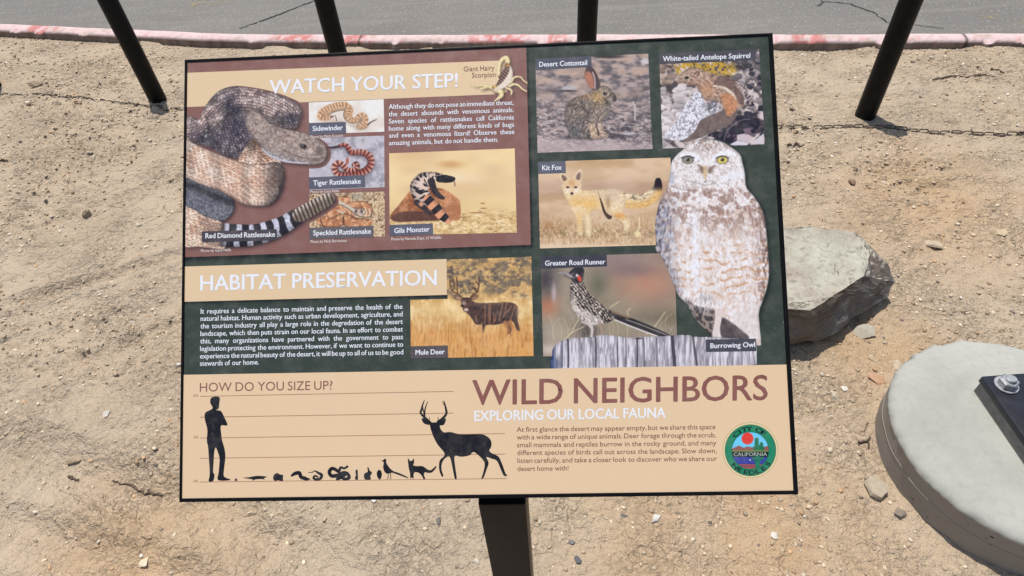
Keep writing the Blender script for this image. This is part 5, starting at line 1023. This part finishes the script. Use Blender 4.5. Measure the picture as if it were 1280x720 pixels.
# pictures painted above become fine inked grids
LAYER = {'pic_post': 5.5, 'pic_owl': 5, 'pic_rattlesnake': 4, 'pic_scorpion': 3.5}
for f_ in PICS:
    nm, lab, cv = f_(); Xp, Yp, rgb, al = cv.done()
    h_, w_ = Xp.shape
    # sample centres -> stretch so that the outer samples lie on the picture's edge
    bx, by = board(Xp, Yp); full = al.min() > .5
    if full:
        q = cv.q; u, v = np.meshgrid(np.linspace(0, 1, w_), np.linspace(0, 1, h_)); u = u[..., None]; v = v[..., None]
        P_ = q[0]*(1-u)*(1-v)+q[1]*u*(1-v)+q[2]*u*v+q[3]*(1-u)*v; bx, by = board(P_[..., 0], P_[..., 1])
    I = np.arange(h_*w_).reshape(h_, w_); F = np.stack([I[:-1, :-1], I[1:, :-1], I[1:, 1:], I[:-1, 1:]], -1).reshape(-1, 4)
    V = np.c_[np.clip(bx.ravel(), X0, X1), np.clip(by.ravel(), Y0, Y1)]; C_ = rgb.reshape(-1, 3)
    if not full:
        k = (al.ravel()[F].min(1) > .45); F = F[k]; used = np.unique(F); mp = np.full(len(V), -1); mp[used] = np.arange(len(used)); F = mp[F]; V = V[used]; C_ = C_[used]
    o = inked(nm, V, F, C_, LAYER.get(f_.__name__, 3), panel); o['label'] = lab

# lettering
_wc = {}
def word(txt, bold=0.0):
    if (txt, bold) in _wc: return _wc[(txt, bold)]
    cu = bpy.data.curves.new('w', 'FONT'); cu.body = txt; cu.size = 1; cu.resolution_u = 3; cu.fill_mode = 'FRONT'
    ob = bpy.data.objects.new('w', cu); me = bpy.data.meshes.new_from_object(ob)
    me.calc_loop_triangles()
    v = np.array([x.co[:2] for x in me.vertices]) if len(me.vertices) else np.zeros((0, 2)); t = np.array([x.vertices[:] for x in me.loop_triangles])
    if bold > 0 and len(v):                       # heavier print: the glyph is struck four times, a hair apart
        n_ = len(v); sh = [(-bold, 0), (bold, 0), (0, bold*.7), (0, -bold*.7)]; v0, t0 = v, t
        v = np.concatenate([v0+np.array(q_) for q_ in sh]); t = np.concatenate([t0+n_*i_ for i_ in range(4)])
    bpy.data.objects.remove(ob); bpy.data.curves.remove(cu); bpy.data.meshes.remove(me)
    _wc[(txt, bold)] = (v, t); return v, t
CAP = word('H')[0][:, 1].max()
class Letters:
    def __init__(s): s.V, s.F, s.n = [], [], 0
    def add(s, v, t):
        if len(v): s.V.append(v); s.F.append(t+s.n); s.n += len(v)
    def line(s, txt, p0, p1, cap, bold=0.0, fit=None, up=(.006, -1.0)):
        """one line from p0 to p1 (baseline ends, layout units); fit = letter width factor, the rest goes into the spaces"""
        p0 = np.array(p0, float); p1 = np.array(p1, float); L = np.hypot(*(p1-p0)); d = (p1-p0)/L; ws = txt.split(' '); k = cap/CAP
        g = [word(w, bold) for w in ws]; x0 = [v[:, 0].min() for v, _ in g]; wd = [v[:, 0].max()-a for (v, _), a in zip(g, x0)]
        sp = .30; kx = L/(sum(wd)+sp*(len(ws)-1)) if fit is None else fit
        gap = sp*kx if len(ws) == 1 or fit is None else (L-sum(wd)*kx)/(len(ws)-1)
        pos = 0
        for (v, t), a, w in zip(g, x0, wd):
            al = (v[:, 0]-a)*kx+pos; u = v[:, 1]*k
            P_ = p0[None]+al[:, None]*d[None]+u[:, None]*np.array(up)[None]
            s.add(np.c_[board(P_[:, 0], P_[:, 1])], t); pos += w*kx+gap
    def fitk(s, lines, bold=0.0, sp=.22):
        ks = []
        for txt, p0, p1 in lines:
            L = np.hypot(p1[0]-p0[0], p1[1]-p0[1]); ws = txt.split(' '); ks.append(L/(sum(np.ptp(word(w, bold)[0][:, 0]) for w in ws)+sp*(len(ws)-1)))
        return min(ks)
    def build(s, name, col, layer, label=None):
        V = np.concatenate(s.V); F = np.concatenate(s.F); a, b, c = V[F[:, 0]], V[F[:, 1]], V[F[:, 2]]
        fl = ((b-a)[:, 0]*(c-a)[:, 1]-(b-a)[:, 1]*(c-a)[:, 0]) < 0; F[fl] = F[fl][:, ::-1]
        # glyph outlines may cross: every triangle gets its own hair's breadth of ink
        V = V[F.ravel()]; lift = np.repeat(np.random.RandomState(len(F)).rand(len(F))*4e-5, 3); F = np.arange(len(V)).reshape(-1, 3)
        o = inked(name, V, F, col, layer, panel, lift)
        if label: o['label'] = label
        return o
WHITE, BROWN, BLACK_, DKBROWN = (236, 238, 244), (140, 90, 80), (28, 25, 28), (128, 86, 66)
def one(name, txt, p0, p1, cap, col, bold, layer=8, label=None):
    l = Letters(); l.line(txt, p0, p1, cap, bold); return l.build(name, col, layer, label)
one('heading', 'WATCH YOUR STEP!', (337, 117.6), (572.4, 108.7), 17.2, WHITE, .016, label='white heading on the tan strip beside the rattlesnake')
one('heading', 'HABITAT PRESERVATION', (250.4, 363.2), (546, 356.2), 18.6, WHITE, .016, label='white heading on the tan strip beside the deer')
one('heading', 'HOW DO YOU SIZE UP?', (249.9, 489.6), (415.6, 487.0), 11.0, BROWN, .0, label='brown heading over the size chart')
one('title', 'WILD NEIGHBORS', (590, 506.1), (959.7, 499.6), 30.6, BROWN, .014)
one('subtitle', 'EXPLORING OUR LOCAL FAUNA', (592.8, 526.1), (832, 521.8), 12.4, WHITE, .018)
l = Letters(); l.line('Giant Hairy', (579.6, 89.4), (618, 87.6), 6.0); l.line('Scorpion', (590, 97.2), (619.4, 96.0), 6.0); l.build('caption', DKBROWN, 8, 'brown scorpion caption')
def para(lines, lx, rx, yl, yr, last, cap, col, bold, label):
    l = Letters(); xl = np.array([lx]*len(lines)) if not isinstance(lx, tuple) else np.linspace(lx[0], lx[1], len(lines)); xr = np.linspace(rx[0], rx[1], len(lines)-1)
    full = [(t, (xl[i], yl[i]), (xr[i], yr[i])) for i, t in enumerate(lines[:-1])]; k = l.fitk(full, bold)
    for t, a, b in full: l.line(t, a, b, cap, bold, fit=k)
    l.line(lines[-1], (xl[-1], yl[-1]), last, cap, bold); l.build('paragraph', col, 8, label)
para(['Although they do not pose an immediate threat,', 'the desert abounds with venomous animals.', 'Seven species of rattlesnakes call California', 'home along with many different kinds of bugs', 'and even a venomous lizard! Observe these', 'amazing animals, but do not handle them.'], (485.8, 486.4), (642, 643), [136.4, 145.6, 154.7, 163.7, 172.4, 181.7], [131, 140.1, 149.5, 158.6, 167.5], (622.8, 177.2), 5.9, WHITE, .013, 'white paragraph about venomous animals')
para(['It requires a delicate balance to maintain and preserve the health of the', 'natural habitat. Human activity such as urban development, agriculture, and', 'the tourism industry all play a large role in the degredation of the desert', 'landscape, which then puts strain on our local fauna. In an effort to combat', 'this, many organizations have partnered with the government to pass', 'legislation protecting the environment. However, if we want to continue to', 'experience the natural beauty of the desert, it will be up to all of us to be good', 'stewards of our home.'], (251, 250), (503.2, 504.2), [392.2, 401.2, 410.6, 420.0, 429.4, 438.8, 448.2, 457.3], [386.0, 395.4, 404.9, 414.4, 423.9, 433.3, 442.9], (323.8, 455.5), 6.1, WHITE, .013, 'white paragraph about preserving habitat')
para(['At first glance the desert may appear empty, but we share this space', 'with a wide range of unique animals. Deer forage through the scrub,', 'small mammals and reptiles burrow in the rocky ground, and many', 'different species of birds call out across the landscape. Slow down,', 'listen carefully, and take a closer look to discover who we share our', 'desert home with!'], (645.8, 646.9), (894.3, 896.2), [539.8, 549.4, 559.1, 568.8, 578.6, 588.8], [536.3, 546.4, 556.4, 566.2, 576.0], (710.6, 588.0), 6.0, DKBROWN, .005, 'brown paragraph below the title')
CAPT = [('Red Diamond Rattlesnake', (256.9, 297.9), (344, 295.8), [(252.3, 289.4), (346, 286.4), (346.6, 300.4), (252.6, 303)], (72, 66, 72)),
        ('Sidewinder', (390.8, 163.9), (428.8, 162.4), [(385.9, 153.8), (432.2, 152.3), (432.8, 166.9), (386.4, 169)], GREY),
        ('Tiger Rattlesnake', (391.5, 231.8), (451, 229.5), [(386, 221.8), (456, 218.6), (456.6, 234), (386.6, 236.9)], GREY),
        ('Speckled Rattlesnake', (391.5, 294.3), (463.9, 292), [(386.5, 284.8), (466.9, 282.2), (466.9, 296.5), (387, 299)], (98, 94, 98)),
        ('Gila Monster', (492.8, 291.4), (537.2, 289.3), [(486.8, 281.2), (541, 279.3), (541.7, 293.2), (487.2, 294.8)], GREY),
        ('Mule Deer', (519.4, 443.5), (556, 442.5), [(513.4, 432.9), (559.9, 431.7), (560, 447.1), (513.6, 448.3)], (88, 80, 82)),
        ('Desert Cottontail', (673.8, 83.6), (734, 81.2), [(669.2, 73.6), (739, 70.4), (739.6, 83.6), (669.6, 87.8)], (84, 84, 96)),
        ('White-tailed Antelope Squirrel', (828.5, 76.7), (937.7, 72.4), [(823.8, 67.4), (944, 61.9), (944.6, 75.4), (824.4, 80)], (74, 72, 80)),
        ('Kit Fox', (677.7, 213), (702.2, 212.1), [(672.6, 202.4), (706.9, 201.2), (707.3, 216.2), (672.9, 217.4)], GREY),
        ('Greater Road Runner', (681.2, 332.1), (756.6, 330.1), [(675.8, 321), (758.3, 318.5), (758.7, 332.8), (676.2, 335.9)], (62, 62, 72)),
        ('Burrowing Owl', (887.8, 435.3), (943.7, 433.6), [(882, 424.5), (944.8, 423.2), (945.3, 439), (882.5, 440)], (70, 70, 80))]
for txt, a, b, q, col in CAPT:
    quad('caption_strip', q, col, 7); one('caption', txt, a, b, 6.1, WHITE, .020)
for txt, a, b, lab in (('Photo by Mark Kostich', (388.1, 173.0), (428.8, 171.2), 'sidewinder'), ('Photo by Gary Nafis', (387.8, 241.6), (424.3, 240.3), 'red banded snake'), ('Photo by Nick Barrientos', (388.3, 303.9), (433.7, 302.4), 'speckled snake'), ('Photo by Nevada Dept. of Wildlife', (489, 300.7), (551.8, 298.7), 'lizard'), ('Photo by Gary Nafis', (251.3, 315.2), (288.8, 314.0), 'large coiled snake')):
    one('photo_credit', txt, a, b, 3.5, (230, 218, 212), .010, 8, 'tiny photo credit under the %s picture' % lab)

# size chart
def strip(a, b, w):
    a = np.array(a, float); b = np.array(b, float); d = (b-a)/np.hypot(*(b-a)); n_ = np.array([-d[1], d[0]])*w/2
    P_ = np.array([a+n_, b+n_, b-n_, a-n_]); return np.c_[board(P_[:, 0], P_[:, 1])]
l = Letters()
for a, b in (((250.6, 495.4), (567, 489.2)), ((250.3, 521.5), (566.8, 516.3)), ((250.3, 547.5), (631.2, 541.9)), ((249.9, 572.8), (632, 567.6)), ((249.8, 602.5), (633.3, 598.1))): l.add(strip(a, b, .75), np.array([(0, 2, 1), (0, 3, 2)]))
for t, y in (('6ft', 496), ('3ft', 548), ('0ft', 603)): l.line(t, (241.8, y), (248, y-.1), 3.2)
l.build('size_chart', (166, 112, 90), 7, 'brown height lines of the size chart')
def fill(pts, smooth=True):
    P_ = crom(pts, True, 5) if smooth else np.array(pts, float)
    x, y = board(P_[:, 0], P_[:, 1]); t = tessellate_polygon([[Vector((a, b, 0)) for a, b in zip(x, y)]]); return np.c_[x, y], np.array([tuple(i) for i in t])
def rib(pts):
    P_ = crom(pts, False, 8); W = np.interp(np.linspace(0, len(pts)-1, len(P_)), range(len(pts)), [p[2] for p in pts]); T = np.gradient(P_, axis=0); T /= np.hypot(*T.T)[:, None]+1e-9
    N_ = np.c_[-T[:, 1], T[:, 0]]*W[:, None]; Q_ = np.stack([P_+N_, P_-N_], 1).reshape(-1, 2); n_ = len(P_); F = []
    for i in range(n_-1): F += [(2*i, 2*i+1, 2*i+3), (2*i, 2*i+3, 2*i+2)]
    c0 = len(Q_); cap_ = []
    for P0, W0 in ((P_[0], W[0]), (P_[-1], W[-1])):
        k0 = c0+len(cap_); cap_ += [P0]+[P0+W0*np.array((math.cos(a), math.sin(a))) for a in np.linspace(0, 2*math.pi, 10)[:-1]]; F += [(k0, k0+1+i, k0+1+(i+1) % 9) for i in range(9)]
    Q_ = np.concatenate([Q_, cap_]); return np.c_[board(Q_[:, 0], Q_[:, 1])], np.array(F)
S1 = K(235, 485, 435, 610, 1152); S2 = K(430, 490, 640, 610, 1260); S3 = K(420, 460, 660, 630, 1016)
def rw(Q, pts): k = Q.k; return [(x, y, w*k) for (x, y), (_, _, w) in zip([q[:2] for q in Q(pts)], pts)]
SIL = [
 ('standing man with folded arms', [('p', S1([(185, 63), (222, 63), (230, 80), (226, 110), (222, 145), (210, 153), (206, 158), (240, 168), (262, 210), (284, 258), (276, 270), (238, 272), (240, 330), (246, 375), (262, 430), (270, 490), (262, 570), (258, 630), (280, 648), (303, 656), (300, 664), (218, 662), (222, 600), (228, 510), (213, 455), (200, 428), (190, 460), (186, 520), (182, 600), (192, 625), (182, 668), (150, 670), (157, 620), (152, 520), (145, 420), (136, 380), (140, 300), (122, 225), (124, 180), (160, 158), (178, 145), (172, 128), (161, 105), (165, 75)]))]),
 ('tiny scorpion', [('r', rw(S1, [(338, 664, 4), (350, 660, 6), (352, 668, 3)])), ('r', rw(S1, [(345, 660, 3), (343, 650, 2), (348, 648, 1)]))]),
 ('long low lizard', [('p', S1([(398, 645), (440, 642), (480, 634), (520, 632), (560, 636), (568, 642), (550, 648), (552, 662), (540, 656), (500, 656), (475, 662), (466, 668), (464, 658), (430, 652)]))]),
 ('rounded tortoise', [('p', S1([(614, 655), (618, 628), (640, 612), (664, 622), (686, 628), (684, 645), (684, 668), (664, 668), (650, 664), (628, 668)]))]),
 ('looping sidewinder', [('r', rw(S1, [(748, 630, 8), (772, 615, 13), (802, 612, 14), (815, 640, 13), (842, 650, 14), (856, 655, 11), (880, 655, 3)]))]),
 ('curled rattlesnake', [('r', rw(S1, [(868, 608, 2), (895, 606, 3), (915, 597, 4), (940, 612, 9), (962, 625, 11), (955, 650, 10), (925, 658, 9), (904, 648, 8), (915, 632, 7), (935, 640, 6)]))]),
 ('large coiled rattlesnake', [('r', rw(S1, [(1148, 565, 8), (1125, 578, 7), (1100, 572, 9), (1085, 600, 11), (1060, 585, 12), (1035, 580, 13), (1018, 605, 13), (1035, 632, 13), (1080, 628, 14), (1120, 610, 13), (1150, 618, 12), (1160, 645, 12), (1130, 655, 11), (1100, 640, 9)])), ('r', rw(S1, [(1075, 655, 10), (1110, 640, 11), (1140, 618, 10)]))]),
 ('small upright squirrel', [('p', S2([(92, 582), (102, 584), (104, 610), (105, 655), (88, 656), (82, 645), (90, 620), (86, 600)]))]),
 ('sitting rabbit', [('p', S2([(180, 560), (188, 575), (194, 590), (210, 602), (205, 618), (198, 630), (200, 655), (160, 656), (150, 635), (155, 610), (178, 598), (176, 575)]))]),
 ('small owl', [('p', S2([(264, 583), (278, 592), (285, 615), (278, 645), (268, 656), (252, 640), (246, 612), (252, 592)]))]),
 ('long tailed ground bird', [('p', S2([(278, 515), (295, 510), (305, 500), (318, 508), (318, 530), (340, 565), (370, 592), (420, 610), (482, 640), (470, 643), (400, 618), (360, 605), (330, 612), (306, 600), (294, 565), (298, 535), (292, 520)])), ('r', rw(S2, [(330, 606, 3), (333, 632, 2.4), (326, 652, 2.4)])), ('r', rw(S2, [(347, 604, 3), (352, 632, 2.4), (348, 652, 2.4)]))]),
 ('walking fox', [('p', S2([(480, 497), (496, 516), (510, 514), (524, 500), (526, 530), (520, 548), (545, 555), (590, 556), (630, 582), (655, 584), (690, 554), (688, 572), (660, 602), (630, 606), (606, 602), (600, 622), (610, 650), (596, 652), (585, 630), (562, 606), (530, 602), (522, 625), (522, 650), (508, 640), (498, 650), (496, 610), (488, 580), (482, 540)]))]),
 ('walking antlered deer', [('p', S2([(645, 240), (690, 228), (715, 238), (724, 275), (750, 302), (800, 300), (880, 318), (1010, 316), (1060, 325), (1100, 360), (1105, 405), (1090, 440), (1112, 460), (1160, 486), (1190, 550), (1210, 606), (1224, 626), (1200, 628), (1180, 590), (1148, 518), (1110, 500), (1068, 488), (1085, 530), (1070, 580), (1048, 640), (1030, 650), (1045, 600), (1055, 540), (1035, 500), (975, 450), (940, 475), (880, 485), (832, 480), (832, 540), (846, 645), (832, 650), (818, 590), (795, 490), (762, 494), (736, 530), (732, 580), (746, 628), (732, 630), (714, 580), (718, 515), (755, 465), (700, 390), (665, 320)])),
   ('p', S2([(583, 200), (612, 198), (650, 225), (642, 246), (600, 235)])), ('p', S2([(764, 202), (735, 198), (695, 222), (715, 248), (750, 244)])), ('r', rw(S2, [(650, 230, 8), (605, 190, 9), (578, 162, 8), (572, 140, 4)])), ('r', rw(S2, [(605, 190, 6), (608, 130, 5), (628, 70, 2)])), ('r', rw(S2, [(575, 158, 8), (588, 105, 6), (603, 60, 2)])), ('r', rw(S2, [(588, 112, 5), (598, 150, 4), (602, 180, 4)])), ('r', rw(S2, [(700, 225, 7), (742, 195, 9), (768, 160, 9), (762, 115, 7), (750, 65, 2)])), ('r', rw(S2, [(755, 100, 4), (738, 70, 2)])), ('r', rw(S2, [(641, 222, 3), (640, 188, 2)])), ('r', rw(S2, [(707, 222, 3), (706, 188, 2)]))]),
]
for lab, parts in SIL:
    l = Letters()
    for typ, pts in parts: l.add(*(fill(pts) if typ == 'p' else rib(pts)))
    l.build('silhouette', BLACK_, 8, 'black silhouette of a '+lab)

# round city emblem
def pic_emblem():
    c = Cv([(900, 526), (976, 526), (976, 600), (900, 600)], 6); E = K(895, 520, 980, 605, 720); k = E.k; cx, cy = E.xy(364, 363)
    r = np.hypot((c.X-cx)/34.7, (c.Y-cy)/34.9); c.a[:] = C3((122, 104, 62)); e = .012
    c.put(sst(.985+e, .985-e, r), (236, 220, 170)); c.put(sst(.925+e, .925-e, r), (70, 84, 58)); c.put(sst(.905+e, .905-e, r), (34, 134, 96))
    ri = np.hypot((c.X-E.xy(362, 0)[0])/(194*k), (c.Y-E.xy(0, 365)[1])/(194*k)); inn = sst(1.01, .99, ri); y = c.Y; Y = lambda v: E.xy(0, v)[1]
    c.put(inn, (112, 204, 240)); c.put(inn*c.poly(E([(160, 370), (170, 345), (240, 312), (290, 335), (330, 322), (400, 335), (480, 335), (555, 312), (565, 370)]), .2, False), (150, 88, 84))
    c.blob(*E.xy(333, 238), 63*k, 63*k, (226, 66, 52), 1, .02)
    for x, y0, y1, w in ((430, 250, 372, 22), (480, 295, 372, 19), (458, 320, 372, 12)): c.line(E([(x, y0), (x, y1)]), w*k, (30, 122, 84)); c.line(E([(x, y0), (x, y1)]), .25, (18, 84, 60), .8)
    for x in (400, 415, 500): c.line(E([(x, 330), (x, 370)]), 1, (40, 110, 70))
    c.put(inn*sst(-.1, .1, y-Y(362))*sst(.1, -.1, y-Y(380)), (122, 134, 74)); c.put(inn*sst(-.1, .1, y-Y(378))*sst(.1, -.1, y-Y(432)), (22, 24, 26))
    c.put(inn*sst(-.1, .1, y-Y(432))*sst(.1, -.1, y-Y(512)), (52, 58, 148)); c.put(inn*sst(-.1, .1, y-Y(510)), (160, 82, 78)); c.put(inn*sst(-.1, .1, y-Y(526))*sst(.1, -.1, y-Y(534)), (112, 64, 92))
    for v in (446, 462, 478, 494): c.put(inn*sst(.35, .1, np.abs(y-Y(v)))*sst(.3, .5, c.n(4, 1)), (98, 112, 184), .8)
    c.blob(*E.xy(360, 466), 1.1, .9, (228, 228, 236), .9, .4)
    c.line(E([(440, 440), (438, 552)]), 25*k, (30, 122, 90)); c.line(E([(385, 450), (440, 470), (500, 450)]), 9*k, (30, 112, 84)); c.put(inn*c.poly(E([(375, 432), (510, 432), (500, 456), (385, 456)]), .2, False), (54, 120, 100), .8)
    c.put(sst(.985, 1.02, ri)*sst(1.05, 1.02, ri), (20, 84, 70), .8)
    c.m = sst(1.0+e, 1.0-e, r); return c
cv = pic_emblem(); Xp, Yp, rgb, al = cv.done(); h_, w_ = Xp.shape; I = np.arange(h_*w_).reshape(h_, w_); F = np.stack([I[:-1, :-1], I[1:, :-1], I[1:, 1:], I[:-1, 1:]], -1).reshape(-1, 4)
bx, by = board(Xp, Yp); k = al.ravel()[F].min(1) > .4; F = F[k]; used = np.unique(F); mp = np.full(h_*w_, -1); mp[used] = np.arange(len(used))
inked('emblem', np.c_[bx.ravel(), by.ravel()][used], mp[F], rgb.reshape(-1, 3)[used], 7, panel)['label'] = 'round green city emblem with red sun and cactus'
l = Letters(); E = K(895, 520, 980, 605, 720); ecx, ecy = E.xy(364, 363)
def arc_text(txt, a0, a1, rad, cap, outward=True, bold=.03, kx=None):
    n_ = len(txt)
    for i, ch in enumerate(txt):
        if ch == ' ': continue
        a = R(a0+(a1-a0)*i/(n_-1)); v, t = word(ch, bold); w = np.ptp(v[:, 0]); s = cap/CAP; x = (v[:, 0]-v[:, 0].min()-w/2)*s*1.6; y = v[:, 1]*s
        rx, ry = math.cos(a), -math.sin(a)
        if outward: tx, ty = -ry, rx; ux, uy = rx, ry
        else: tx, ty = ry, -rx; ux, uy = -rx, -ry
        r0 = rad if outward else rad+cap
        px = ecx+rx*r0+tx*x+ux*y; py = ecy+ry*r0+ty*x+uy*y; l.add(np.c_[board(px, py)], t)
arc_text('CITY OF', 133, 53, 24.4, 5.2); arc_text('NEEDLES', 226, 322, 25.2, 5.2, False)
l.build('emblem_lettering', (16, 30, 28), 8)
one('emblem_lettering', 'CALIFORNIA', E.xy(186, 424), E.xy(540, 422), 4.4, (170, 186, 172), .01, 8)
